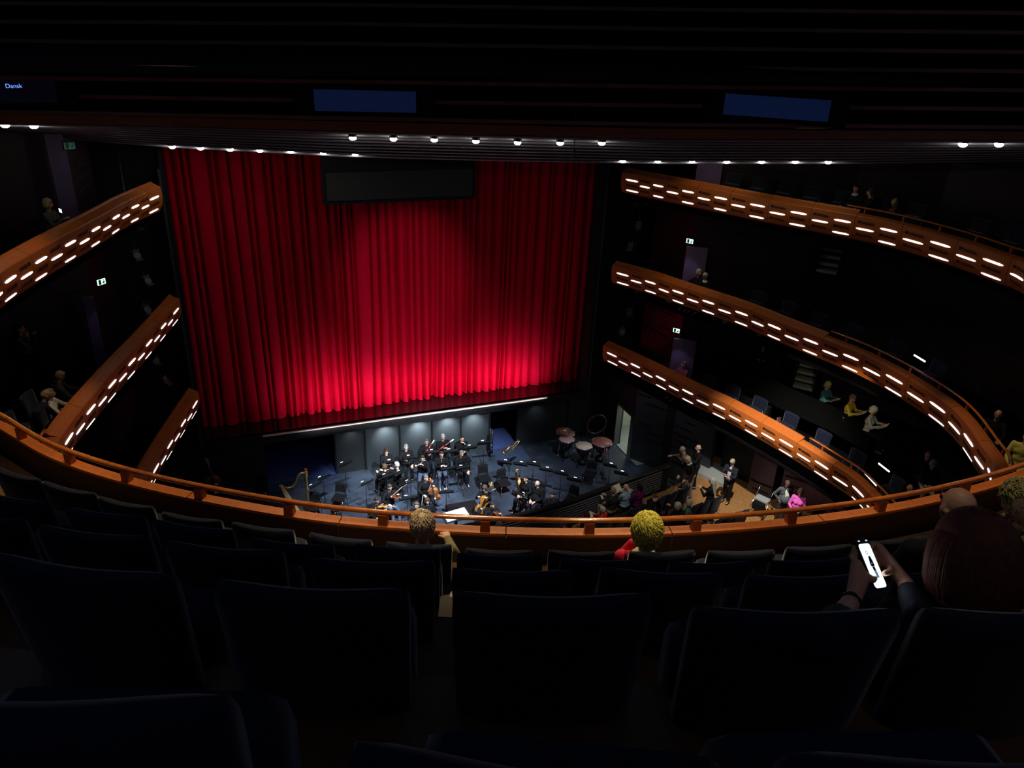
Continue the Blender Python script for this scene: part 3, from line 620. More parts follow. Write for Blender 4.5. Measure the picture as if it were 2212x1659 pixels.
def person(label,at,yaw,pose='sit',al='lap',ar='lap',lean=0.,hair='short',hc=(.06,.04,.03),top=(.007,.007,.008),pants=(.008,.008,.010),
           skin=None,hy=0.,hp=0.,fem=False,vox=.017,group=None,scale=1.,fl=None,zh=None,belly=0.,shirt=None,topname='sweater',zroot=None,strands=0,seat_h=.47,collar=None,twist=0.,off=None):
    zadd=0.
    """at: head pixel (px,py); fl: height of the floor; zh: height of the head centre if given; yaw: degrees, 0 faces the stage."""
    sh=.165 if fem else .19
    if off is not None:
        Cc,oo=off; best=None
        for z_ in np.arange(-1,12,.02):
            P=uz(at,z_); i=np.argmin(np.linalg.norm(Cc.p-P[:2],axis=1)); d_=np.linalg.norm(Cc.p[i]-P[:2]); q_=Cc.at(Cc.s[i],.3)
            sg=1 if np.linalg.norm(P[:2]-q_[:2])<np.linalg.norm(P[:2]-Cc.at(Cc.s[i],-.3)[:2]) else -1
            if best is None or abs(sg*d_-oo)<best[0]: 
                if fl is None or abs(z_-fl-1.2)<1.2: best=(abs(sg*d_-oo),z_)
        zh=best[1]; zadd=.12
    if pose=='sit' and zh is not None and fl is not None: seat_h=min(max(.47+(zh+zadd-fl)/scale-1.24,.25),.8)
    elif pose=='stand' and off is not None: fl=None
    if pose=='sit':
        hip=np.array([0,0,seat_h+.08]); kn=[(s*.12,.43,seat_h+.03) for s in (-1,1)]; an=[(s*.12,.44,.09) for s in (-1,1)]
    elif pose=='squat':
        hip=np.array([0,0,.50]); kn=[(s*.14,.40,.50) for s in (-1,1)]; an=[(s*.13,.30,.09) for s in (-1,1)]
    else:
        hip=np.array([0,0,.92]); kn=[(s*.095,.02,.50) for s in (-1,1)]; an=[(s*.10,-.02,.09) for s in (-1,1)]
    A=rotx(-lean)@rotz(twist)
    def U(p): return hip+A@np.array(p,float)
    neck=U((0,.0,.53)); head=U((0,.035,.69)); shz=.465
    HR=A@rotz(math.radians(hy))@rotx(-math.radians(hp)) if True else None
    a=math.radians(yaw); Rz=rotz(a)
    hz=head[2]*scale
    if zh is None: zh=fl+hz
    P=uz(at,zh); zh+=zadd; off=Rz@(head*scale); loc=np.array([P[0]-off[0],P[1]-off[1],zh-hz if fl is None else fl])
    t=thing('person',label,'person',loc,a,group,scale)
    sk=skin or SKIN
    arms=[]
    for s,k in ((-1,al),(1,ar)):
        k_=ARMS[k] if isinstance(k,str) else k
        e,w=k_; arms.append((U((s*sh,0,shz)),U((s*e[0],e[1],shz+e[2])),U((s*w[0],w[1],shz+w[2]))))
    def torso(b,g,f=1.):
        b.cap(U((-.075,0,.02)),U((.075,0,.02)),.115*f+g,.115*f+g,12)
        b.cap(U((-.055,.01,.16)),U((.055,.01,.16)),.105*f+g,.105*f+g,12)
        b.cap(U((-.075,.0,.33)),U((.075,.0,.33)),.108+g,.108+g,12)
        b.cap(U((-sh+.035,0,shz-.03)),U((sh-.035,0,shz-.03)),.068+g,.068+g,12)
        b.cap(U((0,.0,.06)),U((0,0,.36)),.105*f+g,.11+g,12)
        if fem: 
            for s in (-1,1): b.ell(U((s*.06,.085,.31)),.062+g,10)
        if belly: b.ell(U((0,.07+belly*.4,.13)),(.16+g,.12+belly+g,.17+g),12)
    # continuous skin surface
    b=MB(); torso(b,-.014,.95)
    for s,(S,E,Wr) in zip((-1,1),arms):
        b.cap(S,E,.047,.038); b.cap(E,Wr,.038,.024); palm(b,Wr,E)
    for s,K,N in zip((-1,1),kn,an):
        b.cap(hip+np.array([s*.085,0,-.02]),K,.083,.055); b.cap(K,N,.053,.036); b.cap(np.array(N)+(0,-.03,-.045),np.array(N)+(0,.13,-.055),.034,.028)
    b.cap(U((0,-.005,.47)),head-HR@np.array([0,.01,.05]),.052,.050)
    HD=lambda p: head+HR@np.array(p,float)
    b.ell(HD((0,-.012,.022)),(.074,.092,.088),14,R=HR); b.ell(HD((0,.018,-.035)),(.058,.066,.068),12,R=HR); b.ell(HD((0,.048,-.082)),(.030,.030,.024),10,R=HR)
    b.cap(HD((0,.086,.012)),HD((0,.106,-.026)),.011,.015,8); 
    for s in (-1,1): b.ell(HD((s*.076,-.005,-.01)),(.012,.022,.032),8,R=HR)
    me=tmp_eval(b,vox,3)
    fb=MB(); 
    me.materials.append(sk); me.materials.append(FACEM); me.materials.append(LIPM)
    bm=bmesh.new(); bm.from_mesh(me)
    for s in (-1,1):
        fb.ell(HD((s*.030,.078,.012)),(.015,.010,.0085),8,1,R=HR); fb.tube([HD((s*.012,.087,.032)),HD((s*.032,.084,.037)),HD((s*.050,.070,.030))],.0045,6,1)
    fb.tube([HD((-.024,.080,-.054)),HD((0,.089,-.053)),HD((.024,.080,-.054))],.006,6,2)
    for s,(S,E,Wr) in zip((-1,1),arms): fin(fb,Wr,E,-s,mi=0,curl=.7)
    tm=fb.mesh('f',[]); bm.from_mesh(tm); bpy.data.meshes.remove(tm)
    bm.to_mesh(me); bm.free()
    obj('body',me,None,t)
    # clothes
    b=MB(); torso(b,.008)
    for S,E,Wr in arms:
        b.cap(S,E,.060,.050); d=(Wr-E); b.cap(E,E+d*.92,.049,.035)
    b.cap(U((0,-.008,.46)),U((0,-.004,.505)),.064,.056)
    me=tmp_eval(b,vox,3); me.materials.append(cm('cloth_'+topname,top)); o=obj(topname,me,None,t)
    if shirt is not None:                         # open shirt front
        b=MB(); G=[[U((x*(1-.25*zz)*.55*(.4 if zz>.8 else 1),.128+belly*1.15*(1-abs(zz-.3))+(.0 if zz<.8 else -.05)-.25*abs(x)**2,.02+.50*zz)) for x in (-.13,-.07,0,.07,.13)] for zz in (0,.2,.4,.6,.8,1)]
        G2=[[p-A@np.array([0,.03,0]) for p in r] for r in G]
        b.loft([r+q[::-1] for r,q in zip(G,G2)]); obj('shirt',b,cm('cloth_shirt',shirt),t)
    if collar is not None:
        b=MB(); b.lathe([(.066,-.03),(.098,-.035),(.105,-.02),(.075,.02),(.062,.03)],U((0,-.008,.51)),18,R=A); obj('collar',b,cm('cloth_collar',collar),t)
    b=MB(); b.cap(U((-.08,0,.0)),U((.08,0,.0)),.125,.125,12)
    for s,K,N in zip((-1,1),kn,an):
        b.cap(hip+np.array([s*.088,0,-.02]),K,.094,.066); b.cap(K,np.array(N)+(0,0,.03),.064,.052)
    me=tmp_eval(b,vox,3); me.materials.append(cm('cloth_trousers',pants)); obj('trousers',me,None,t)
    for s,N in zip((-1,1),an):
        b=MB(); N=np.array(N); b.loft([[N+np.array([x*w,y,z]) for x,z in ((-1,-.09),(1,-.09),(1,-.05-.01*0),(.6,h),(-.6,h))] for y,w,h in ((-.06,.030,-.02),(-.02,.036,.0),(.05,.042,-.02),(.12,.040,-.045),(.165,.022,-.06))]); obj('shoe',b,PLAST,t)
    # hair
    hm=cm('hair',hc,.6,grain=60,gcol=tuple(c*.6 for c in hc))
    b=MB()
    if hair!='bald':
        big={'short':.0,'bob':.012,'long':.010,'curly':.016,'bun':.004}[hair]
        b.ell(HD((0,-.024,.040)),(.081+big,.093+big,.085+big),16,R=HR)
        b.ell(HD((0,-.050,.0)),(.076+big,.068+big,.080+big),14,R=HR)
        b.ell(HD((0,.035,.083)),(.058,.045,.030),10,R=HR)
        if hair in('bob','long','curly'):
            for s in (-1,1): b.ell(HD((s*.066,-.016,-.02)),(.028+big,.05+big,.075),10,R=HR)
            b.ell(HD((0,-.07,-.05)),(.075+big,.042+big,.075),12,R=HR)
        if hair=='long':
            for s in (-1,0,1): b.cap(HD((s*.05,-.065,-.02)),U((s*.07,-.105,.33)),.046,.035)
        if hair=='bun': b.ell(HD((0,-.115,.065)),.038,10)
        if hair=='curly':
            for _ in range(46):
                th=random.uniform(0,2*PI); ph=random.uniform(-.5,1.4)
                if math.cos(th-PI/2)>.45 and ph<.75: continue
                b.ell(HD((.092*math.cos(ph)*math.cos(th),-.03+.102*math.cos(ph)*math.sin(th),.03+.095*math.sin(ph))),random.uniform(.018,.03),8)
    else:
        for s in (-1,1): b.cap(HD((s*.072,-.03,.0)),HD((s*.045,-.086,-.02)),.020,.024)
        b.cap(HD((-.04,-.09,-.02)),HD((.04,-.09,-.02)),.022,.022)
    me=tmp_eval(b,min(vox,.012),3)
    if hair in('curly','bob','short','long'):
        for v in me.vertices:
            n=noise.noise(v.co*38); v.co+=Vector(v.co-Vector(head)).normalized()*n*(.010 if hair=='curly' else .005)
    me.materials.append(hm); ho=obj('hair',me,None,t)
    if strands:                                   # loose locks for the near heads
        b=MB(); 
        for _ in range(strands):
            th=random.uniform(0,2*PI); ph=random.uniform(-.15,1.5)
            if math.sin(th)>.5 and ph<.5: continue
            R0=(.120 if hair=='curly' else .098)+random.uniform(-.006,.008); L=random.uniform(.6,1.1); pts=[]
            wv=random.uniform(0,6); am=.05 if hair!='curly' else .16
            for k in range(7):
                p_=ph-k/6*L*(1.1); rr=R0+.004*k/6+ .006*math.sin(wv+k*1.7)*(2 if hair=='curly' else 1); tt=th+am*math.sin(wv+k*1.3)
                if p_>-.45: q=(rr*.86*math.cos(p_)*math.cos(tt),-.022+rr*math.cos(p_)*math.sin(tt),.03+rr*.98*math.sin(p_))
                else: q=(pts_last[0]*.99,pts_last[1]*.99,pts_last[2]-.016)
                pts_last=q; pts.append(HD(q))
            b.tube(pts,[q_*(1.7 if hair=='curly' else 1.) for q_ in (.0022,.003,.003,.003,.0028,.002,.0008)],4)
        obj('loose_locks',b,hm,t)
    t['_h']=0; del t['_h']
    return t,U,HD,arms,Rz,loc
BK=(.005,.005,.006); NEED=[]
def W2(t,p): # local -> world for a thing
    a=t.rotation_euler[2]; s=t.scale[0]; return np.array(t.location)+rotz(a)@(np.array(p)*s)
# ================================================================ INSTRUMENTS
VW=mat('varnish_orange',(.52,.16,.03),.28,grain=8,gcol=(.42,.11,.02),coat=.5); VB=mat('varnish_brown',(.20,.06,.02),.3,coat=.5)
VY=mat('varnish_amber',(.60,.28,.05),.28,grain=8,gcol=(.45,.17,.03),coat=.5)
def body_outline(L,Wd,n=44):
    # half widths of a string body along its length 0..1
    ks=[(0,0),(.02,.28),(.08,.62),(.2,.78),(.32,.68),(.42,.53),(.5,.52),(.58,.60),(.68,.86),(.8,1.0),(.92,.86),(.98,.42),(1,0)]
    xs=np.linspace(0,1,n); return [(x*L,float(np.interp(x,[k[0] for k in ks],[k[1] for k in ks]))*Wd/2) for x in xs]
def strings(kind,label,loc,R,vm=VW,group=None):
    # local: y up along the body (tail at 0), z out of the top plate. R: 3x3
    L,Wd,D,NK=dict(violin=(.36,.21,.04,.24),cello=(.75,.44,.12,.62),bass=(1.12,.68,.20,.95))[kind]
    t=thing(kind if kind!='bass' else 'double_bass',label,kind if kind!='bass' else 'double bass',loc,0,group); t.rotation_mode='QUATERNION'; t.rotation_quaternion=Matrix(R.tolist()).to_quaternion()
    ol=body_outline(L,Wd); pts=[(w,L-x) for x,w in ol]+[(-w,L-x) for x,w in ol[::-1][1:-1]]
    b=MB(); rings=[]
    for z,k in ((-D/2,.93),(-D*.4,1.),(D*.4,1.),(D*.5,.95),(D*.62,.6),(D*.66,.2)): rings.append([np.array([x*k,(y-L/2)*k+L/2,z]) for x,y in pts])
    b.loft(rings,0,False); obj('body',b,vm,t)
    b=MB()
    b.loft([[np.array([x*Wd*.055*f,y,z+D*.62+zz]) for x,zz in ((-1,0),(1,0),(1,D*.14),(-1,D*.14))] for y,f,z in ((L*.52,1.2,D*.15),(L+NK*.82,.8,D*.05))],0,False); obj('fingerboard',b,PLAST,t)
    b=MB(); b.tube([(0,L*.97,D*.3),(0,L+NK*.85,D*.55),(0,L+NK*.98,D*.35),(0,L+NK,D*.1)],[Wd*.07,Wd*.05,Wd*.06,Wd*.05],8); b.ell((0,L+NK,D*.15),(Wd*.07,Wd*.08,Wd*.09),10); 
    for s in (-1,1):
        for q in (.88,.95): b.tube([(0,L+NK*q,D*.4),(s*Wd*.16,L+NK*q,D*.4)],Wd*.018,6)
    obj('neck',b,vm,t)
    b=MB(); b.loft([[np.array([x*Wd*.09*f,L*.36+yy,D*.6+z]) for x,yy in ((-1,-.01),(1,-.01),(1,.01),(-1,.01))] for z,f in ((0,1),(D*.5,.8))],0,False); b.box((0,L*.2,D*.78),(Wd*.12,L*.24,D*.08)); obj('bridge',b,CREAM if kind!='violin' else PLAST,t)
    b=MB()
    for k in (-1.5,-.5,.5,1.5): b.tube([(k*Wd*.02,L*.1,D*.85),(k*Wd*.03,L*.36,D*1.15),(k*Wd*.018,L+NK*.88,D*.8)],.0012 if kind=='violin' else .002,4)
    obj('string_set',b,STEEL,t)
    b=MB()
    for s in (-1,1): b.tube([(s*Wd*.17,L*.30,D*.66),(s*Wd*.2,L*.37,D*.64),(s*Wd*.15,L*.45,D*.66)],Wd*.016,5)
    obj('sound_hole',b,SLOT,t)
    if kind!='violin': b=MB(); b.tube([(0,0,0),(0,-.32 if kind=='cello' else -.2,-.02)],.006,6); obj('endpin',b,STEEL,t)
    return t
def bow(label,p0,p1):
    p0,p1=np.array(p0),np.array(p1); t=thing('bow',label,'bow',p0); b=MB(); d=p1-p0; n=np.cross(d,(0,0,1)); n/=np.linalg.norm(n)+1e-9; n=np.cross(n,d); n/=np.linalg.norm(n)
    b.tube([(0,0,0),d*.5-n*.006,d],[.006,.0045,.004],6); obj('stick',b,VY,t); b=MB(); b.tube([n*.025,d+n*.012],.003,4); b.box(n*.014,(.02,.02,.03)); obj('bow_hair',b,WHITEM,t); return t
def tubes(name,label,cat,paths,m,extra=None,loc=(0,0,0)):
    t=thing(name,label,cat,loc)
    for nm,pts,r,mm in paths:
        b=MB(); b.tube([np.array(p)-np.array(loc) for p in pts],r,10); obj(nm,b,mm or m,t)
    return t
# music stand with lamp and sheets --------------------------------
def make_stand():
    t=thing('music_stand','','music stand')
    b=MB(); b.tube([(0,0,.12),(0,0,.98)],.012,8); obj('pole',b,PLAST,t)
    for k in range(3):
        a=k*2*PI/3+.5; b=MB(); b.tube([(0,0,.28),(.26*math.cos(a),.26*math.sin(a),.012)],.009,6); b.tube([(0,0,.12),(.13*math.cos(a),.13*math.sin(a),.14)],.006,6); obj('leg',b,PLAST,t)
    Rr=rotx(math.radians(-40)); c=np.array([0,.02,1.05])
    b=MB(); b.box(c,(.52,.36,.012),Rr); b.box(c+Rr@np.array([0,-.18,.03]),(.52,.012,.07),Rr); obj('desk',b,mat('stand_black',(.006,.006,.007),.7,spec=.05),t)
    for s in (-1,1): b=MB(); b.box(c+Rr@np.array([s*.115,.01,.012+.002*s]),(.22,.29,.006),Rr); obj('sheet',b,PAPER,t)
    b=MB(); b.tube([c+Rr@np.array([0,.17,0]),c+Rr@np.array([0,.21,.10]),c+Rr@np.array([0,.12,.16])],.006,6); 
    b.box(c+Rr@np.array([0,.13,.16]),(.13,.04,.02),Rr); obj('lamp_shade',b,PLAST,t)
    b=MB(); b.box(c+Rr@np.array([0,.12,.143]),(.09,.022,.008),Rr); obj('lamp_tube',b,STANDL,t)
    return t
STANDL=mat('stand_lamp',(1,1,1),.5,emit=(.9,.95,1),es=16)
STANDP=make_stand(); STUSED=False
def stand(q,yaw,label,z=-2.1,h=1.0):
    global STUSED
    p=uz(q,z+1.07); p[2]=z
    g='lit music stands in the orchestra pit'
    if not STUSED: STUSED=True; t=STANDP; t.location=p; t.rotation_euler=(0,0,math.radians(yaw)); t['label']=label; t['group']=g; return t
    return dup(STANDP,p,math.radians(yaw),label,g)
def make_chair():
    t=thing('orchestra_chair','','chair')
    b=MB(); b.loft([[np.array([x*k,y*k+.0,z]) for x,y in ((-.22,-.2),(-.19,-.23),(.19,-.23),(.22,-.2),(.21,.2),(.18,.23),(-.18,.23),(-.21,.2))] for z,k in ((.43,.93),(.45,1),(.475,1),(.49,.94))]); obj('seat',b,FABB,t)
    bk=back_mesh(.40,.36,.36,.035,.04,.05,9)
    for i,v in enumerate(bk.v): bk.v[i]=(v[0],v[1]-.22,v[2]+.55)
    obj('backrest',bk,FABB,t)
    for x in (-1,1):
        for y in (-1,1): b=MB(); b.tube([(x*.19,y*.18,.44),(x*.22,y*.23,.0)],.011,6); obj('leg',b,STEEL if y>0 else PLAST,t)
        b=MB(); b.tube([(x*.19,-.2,.44),(x*.17,-.235,.65)],.010,6); obj('back_post',b,PLAST,t)
    return t
CH=make_chair(); CHU=False
def chair(p,yaw,label,z=-2.1):
    global CHU
    p=(p[0],p[1],z); g='black orchestra chairs in the pit'
    if not CHU: CHU=True; CH.location=p; CH.rotation_euler=(0,0,math.radians(yaw)); CH['label']=label; CH['group']=g; return CH
    return dup(CH,p,math.radians(yaw),label,g)
def chairq(q,yaw,label): p=uz(q,-2.1+.75); return chair(p,yaw,label)
def mus(label,q,yaw,chairlab,**k):
    r=person(label,q,yaw,'sit',fl=-2.1,top=k.pop('top',BK),pants=k.pop('pants',(.008,.009,.014)),skin=k.pop('skin',SKINP),vox=.02,group='orchestra musicians in the pit',**k)
    t=r[0]; chair((t.location[0]-.06*-math.sin(math.radians(yaw)),t.location[1]-.06*math.cos(math.radians(yaw))),yaw,chairlab); return r
# wind players against the back wall, facing the house
r=mus('musician with long dark hair, leftmost against the lit pit wall',(834.7,974.8),180,'black chair under the long-haired musician at the pit wall',hair='long',hc=(.05,.03,.02),al='book',ar='book',fem=True)
r=mus('grey-haired musician in black, second from the left against the lit pit wall',(877.4,966),178,'black chair under the second musician along the pit wall',hair='short',hc=(.3,.3,.3),al='knee',ar='book')
r=mus('musician playing a red bassoon, third from the left along the pit wall',(921.5,954.5),170,'black chair under the left bassoon player',hair='short',hc=(.16,.12,.09),al='book',ar='oboe')
def along(name,label,cat,parts,q0,z0,q1,z1):
    a=uz(q0,z0); b_=uz(q1,z1); t=thing(name,label,cat,a); d=b_-a
    for nm,f0,f1,r0,r1,mm in parts: 
        b=MB(); b.tube([d*f0,d*(f0+f1)/2,d*f1],[r0,(r0+r1)/2,r1],10); obj(nm,b,mm,t)
    return t
BAS=mat('bassoon_red',(.25,.012,.02),.25,coat=.6)
bp=[('boot_joint',0,.35,.036,.036,BAS),('wing_joint',.33,.72,.026,.022,BAS),('bell',.70,1.,.020,.026,CREAM),('key_band',.15,.19,.04,.04,STEEL),('key_band',.5,.53,.028,.028,STEEL),('key_band',.72,.75,.027,.027,STEEL)]
along('bassoon','dark red bassoon held by the third player along the pit wall','bassoon',bp,(917,981),-1.25,(938,951),-.72)
r=mus('tall grey-haired musician with a bassoon, fourth along the pit wall',(957,943.7),180,'black chair under the tall grey-haired bassoon player',hair='short',hc=(.42,.42,.42),al='book',ar='oboe',scale=1.04)
along('bassoon','dark bassoon held across the lap of the tall grey-haired player','bassoon',bp,(948,972),-1.2,(980,949),-.8)
r=mus('dark-haired musician at the right end of the pit wall row',(998.2,947.3),186,'black chair under the rightmost musician at the pit wall',hair='short',hc=(.03,.025,.02),al='face',ar='book')
# second row
r=mus('brown-haired musician seen from behind, leftmost of the second pit row',(830.4,1008),20,'black chair under the brown-haired musician in the second row',hair='short',hc=(.14,.08,.05),hp=18,al='book',ar='book')
r=mus('white-haired musician seen from behind in the second pit row',(857,1003.7),30,'black chair under the white-haired musician in the second row',hair='short',hc=(.55,.55,.53),hp=15,al='book',ar='book')
r=mus('flute player in black in the middle of the pit',(912.9,990),165,'black chair under the flute player',hair='short',hc=(.04,.03,.025),al='flute_l',ar='flute_r',pants=(.05,.07,.12),lean=.1)
along('flute','silver flute held sideways by the player in mid pit','flute',[('tube',0,1,.010,.010,STEEL),('head_joint',.85,1.,.013,.013,STEEL)],(891,1014),-1.18,(920,993),-.93)
r=mus('oboe player in black behind a lit music stand',(954,981.3),172,'black chair under the oboe player',hair='short',hc=(.05,.035,.03),al='oboe',ar='oboe',pants=(.06,.08,.12))
along('oboe','black oboe held to the mouth of the seated oboe player','oboe',[('tube',0,.9,.016,.009,PLAST),('reed',.9,1.,.004,.003,CREAM),('key_band',.3,.6,.017,.015,STEEL)],(953,1004),-1.25,(955,988),-1.0)
r=mus('grey-haired musician in black right of the oboe player',(997.5,979.8),184,'black chair under the musician right of the oboe',hair='short',hc=(.24,.2,.18),al='knee',ar='book',lean=.1)
# strings
def vio(label,q,z,yaw,til=.0,vm=VB):
    Rm=rotz(math.radians(yaw))@rotx(til); return strings('violin',label,uz(q,z),Rm,vm,'violins in the pit')
r=mus('string player bent over a violin, left of the cellist',(842,1053),195,'black chair under the violinist left of the cellist',hair='short',hc=(.06,.05,.04),al='neck',ar='bow',hp=10,pants=(.10,.14,.22))
vio('brown violin played left of the central cellist','' or (845,1071),-1.15,215,.15); bow('violin bow left of the central cellist',uz((846,1073),-1.05),uz((870,1051),-.75))
r=mus('cellist in black at the centre of the pit',(920.8,1033.4),188,'black chair under the central cellist',hair='short',hc=(.18,.15,.12),al='neck',ar='bow',lean=.05)
p=uz((941,1084),-1.95); d=(uz((932,1044),-.88)-p); 
def frame(d,face):
    y=d/np.linalg.norm(d); z=np.array(face,float); z-=y*(z@y); z/=np.linalg.norm(z); x=np.cross(y,z); return np.stack([x,y,z],1)
strings('cello','bright orange cello held by the central cellist in the pit',uz((940,1081),-1.78),frame(d,(-.15,-1,.2)),VW)
bow('cello bow held by the central cellist',uz((925,1061),-1.2),uz((936,1037),-.85))
r=mus('young violinist at the left rail side of the pit',(813.7,1081),200,'black chair under the left rail violinist',hair='short',hc=(.04,.03,.02),al='neck',ar='bow',skin=SKIN,hp=12)
vio('violin under the chin of the left rail violinist',(817,1093),-1.12,230,.2,VY); bow('violin bow of the left rail violinist',uz((812,1098),-1.1),uz((829,1088),-.9))
r=mus('brown-haired string player just beyond the balcony rail',(899.8,1092),150,'black chair under the brown-haired string player',hair='short',hc=(.10,.07,.05),al='lap',ar='lap')
r=mus('woman holding an upright bow near the balcony rail',(923,1082.6),175,'black chair under the woman with upright bow',hair='long',hc=(.06,.04,.03),al='lap',ar='bow',fem=True)
bow('bow held upright by the woman near the balcony rail',uz((910,1098),-1.3),uz((914,1070),-.95))
r=mus('cellist with swept hair at the right of the pit centre',(1046.8,1055),150,'black chair under the right cellist',hair='bob',hc=(.10,.07,.05),al='neck',ar='neck',hp=18,fem=True)
strings('cello','amber cello leaning on the right cellist','' or uz((1036,1108),-1.8),frame(uz((1053,1066),-.95)-uz((1036,1108),-1.8),(-.5,-1,.3)),VY)
bow('cello bow above the right amber cello',uz((1052,1064),-.95),uz((1072,1056),-.8))
r=mus('violinist just behind the pit rail, below the right cellist',(1063.4,1091.9),185,'black chair under the violinist behind the pit rail',hair='short',hc=(.04,.03,.025),al='neck',ar='bow',skin=SKIN)
vio('violin of the player just behind the pit rail',(1061,1103),-1.15,200,.2)
r=mus('woman in black with a cello, turned left, beside the bald man',(1135.7,1034),120,'black chair under the woman beside the bald man',hair='short',hc=(.03,.02,.02),al='bow',ar='lap',fem=True)
strings('cello','slim amber cello seen edge on before the woman at right','' or uz((1124,1062),-1.8),frame(uz((1121,1036),-1.1)-uz((1124,1062),-1.8),(-1,.1,.1)),VY)
r=mus('bald man with glasses in a black suit, at the right of the pit',(1160.3,1044.9),125,'black chair under the bald man with glasses',hair='bald',hc=(.3,.28,.26),al='lap',ar='lap',hp=15,belly=.03)
r=mus('musician at the far right, mostly hidden by the pit rail',(1194,1070),140,'black chair behind the hidden musician at right',hair='short',hc=(.03,.02,.02),skin=SKIN)
r=mus('dark-haired musician looking down, left below the harp',(722,1104),190,'black chair under the musician below the harp',hair='bob',hc=(.02,.015,.012),hp=20,skin=SKIN)
r=mus('double bass player in the dark left corner of the pit',(465.6,1045),160,'black chair under the double bass player',hair='short',hc=(.05,.035,.03),al='neck',ar='bow')
strings('bass','reddish double bass upright in the dark left corner of the pit',uz((470,1075),-1.9),frame(uz((443,990),.1)-uz((470,1075),-1.9),(.4,-1,.1)),VB)
# harp
def harp():
    p=uz((648,1118),-2.1); t=thing('harp','tall golden concert harp standing at the left of the pit','harp',p,math.radians(4))
    Y0,Y1,SBX=0,0,-.60
    b=MB(); b.loft([[np.array([x+a*.5*w,bb*w,z]) for a,bb in ((-.5,-.5),(.5,-.35),(.7,0),(.5,.35),(-.5,.5),(-.8,0))] for x,z,w in ((-.05,.12,.40),(-.18,.5,.33),(-.36,1.0,.24),(-.50,1.42,.15))],0,False); obj('soundboard',b,mat('harp_maple',(.72,.52,.24),.35,coat=.4),t)
    b=MB(); b.lathe([(.06,.05),(.045,.12),(.036,.2),(.032,1.5),(.045,1.58),(.05,1.7),(.062,1.74),(.05,1.82),(.01,1.84)],(.33,0,0),16); obj('column',b,GOLD,t)
    b=MB(); b.lathe([(.05,0),(.06,.03),(.03,.07)],(.33,0,1.83),16); obj('crown',b,BAS,t)
    b=MB(); b.tube([(-.52,0,1.42),(-.44,0,1.36),(-.30,0,1.28),(-.14,0,1.30),(-.02,0,1.45),(.06,0,1.66),(.16,0,1.76),(.33,0,1.74)],[.035,.04,.045,.05,.05,.048,.045,.04],10,flat=.6); obj('neck',b,mat('old_gold',(.40,.28,.08),.35,.7),t)
    b=MB()
    for k in range(30):
        f=k/29; x0=-.46+.70*f; zt=float(np.interp(x0,[-.52,-.30,-.14,0,.06,.24],[1.4,1.27,1.29,1.44,1.64,1.74])); zb=float(np.interp(x0-.05,[-.5,-.36,-.18,-.05,.3],[1.42,1.0,.5,.15,.13]))+.05
        b.tube([(x0,0,zt),(x0-.03*(1-f),0,min(zb,zt-.05))],.0022,4)
    obj('string_set',b,STEEL,t)
    b=MB(); b.box((.12,0,.06),(.62,.34,.12)); obj('base',b,GOLD,t)
harp()
# timpani
def timp(q,label,r,hm,z=-2.1,h=.86):
    p=uz(q,z+h); p[2]=z; t=thing('timpani',label,'drum',p,random.uniform(0,2),'kettle drums at the right of the pit')
    b=MB(); b.lathe([(.06,h-.42-.1*r),(r*.55,h-.40),(r*.85,h-.24),(r*.97,h-.08),(r*.98,h-.02)],seg=28); obj('bowl',b,mat('kettle_dark',(.035,.012,.020),.3,.6),t)
    b=MB(); b.lathe([(.001,h),(r*.98,h-.001),(r*.98,h-.012)],seg=32); obj('drumhead',b,hm,t)
    b=MB(); b.tube([(r*math.cos(a),r*math.sin(a),h-.01) for a in np.linspace(0,2*PI,33)],.012,6,caps=False); obj('hoop',b,STEEL,t)
    for k in range(8):
        a=k*PI/4; b=MB(); b.tube([(r*1.01*math.cos(a),r*1.01*math.sin(a),h+.03),(r*1.01*math.cos(a),r*1.01*math.sin(a),h-.16)],.006,6); b.box((r*1.01*math.cos(a),r*1.01*math.sin(a),h+.03),(.03,.008,.008)); obj('tension_rod',b,STEEL,t)
    for k in range(4):
        a=k*PI/2+.4; b=MB(); b.tube([(r*.9*math.cos(a),r*.9*math.sin(a),h-.2),(r*.95*math.cos(a),r*.95*math.sin(a),.3),(r*1.02*math.cos(a),r*1.02*math.sin(a),.06)],.012,6); b.ell((r*1.02*math.cos(a),r*1.02*math.sin(a),.04),.04,8); obj('leg',b,STEEL if k%2 else PLAST,t)
    b=MB(); b.lathe([(r*.5,.10),(r*.5,.16),(.06,.2),(.05,h-.44)],seg=16); obj('base',b,PLAST,t)
CR=mat('calfskin_cream',(.78,.66,.50),.45,grain=6,gcol=(.66,.52,.40)); PK=mat('skin_pink',(.62,.36,.33),.45,grain=5,gcol=(.5,.28,.26)); RU=mat('skin_rust',(.34,.12,.09),.45,grain=5,gcol=(.27,.09,.07))
timp((1226,935),'rust-topped kettle drum at the back left of the drum group',.30,RU)
timp((1224.6,948),'pink-topped kettle drum, in front of the back left drum',.31,PK)
timp((1261.5,962.4),'cream-topped kettle drum, brightest of the group',.33,CR)
timp((1300.4,954.5),'large rust-brown kettle drum at the right of the group',.40,RU)
b=MB(); p=uz((1207,932),-1.1); q=uz((1226,932),-1.0); t=thing('tenor_drum','small wooden drum lying on its side over the back kettle drum','drum',p)
d=q-p; b.tube([(0,0,0),d],.16,20); obj('shell',b,VB,t); b=MB(); b.tube([-d*.04,(0,0,0)],.165,20); b.tube([d,d*1.03],.165,20); obj('rim',b,STEEL,t)
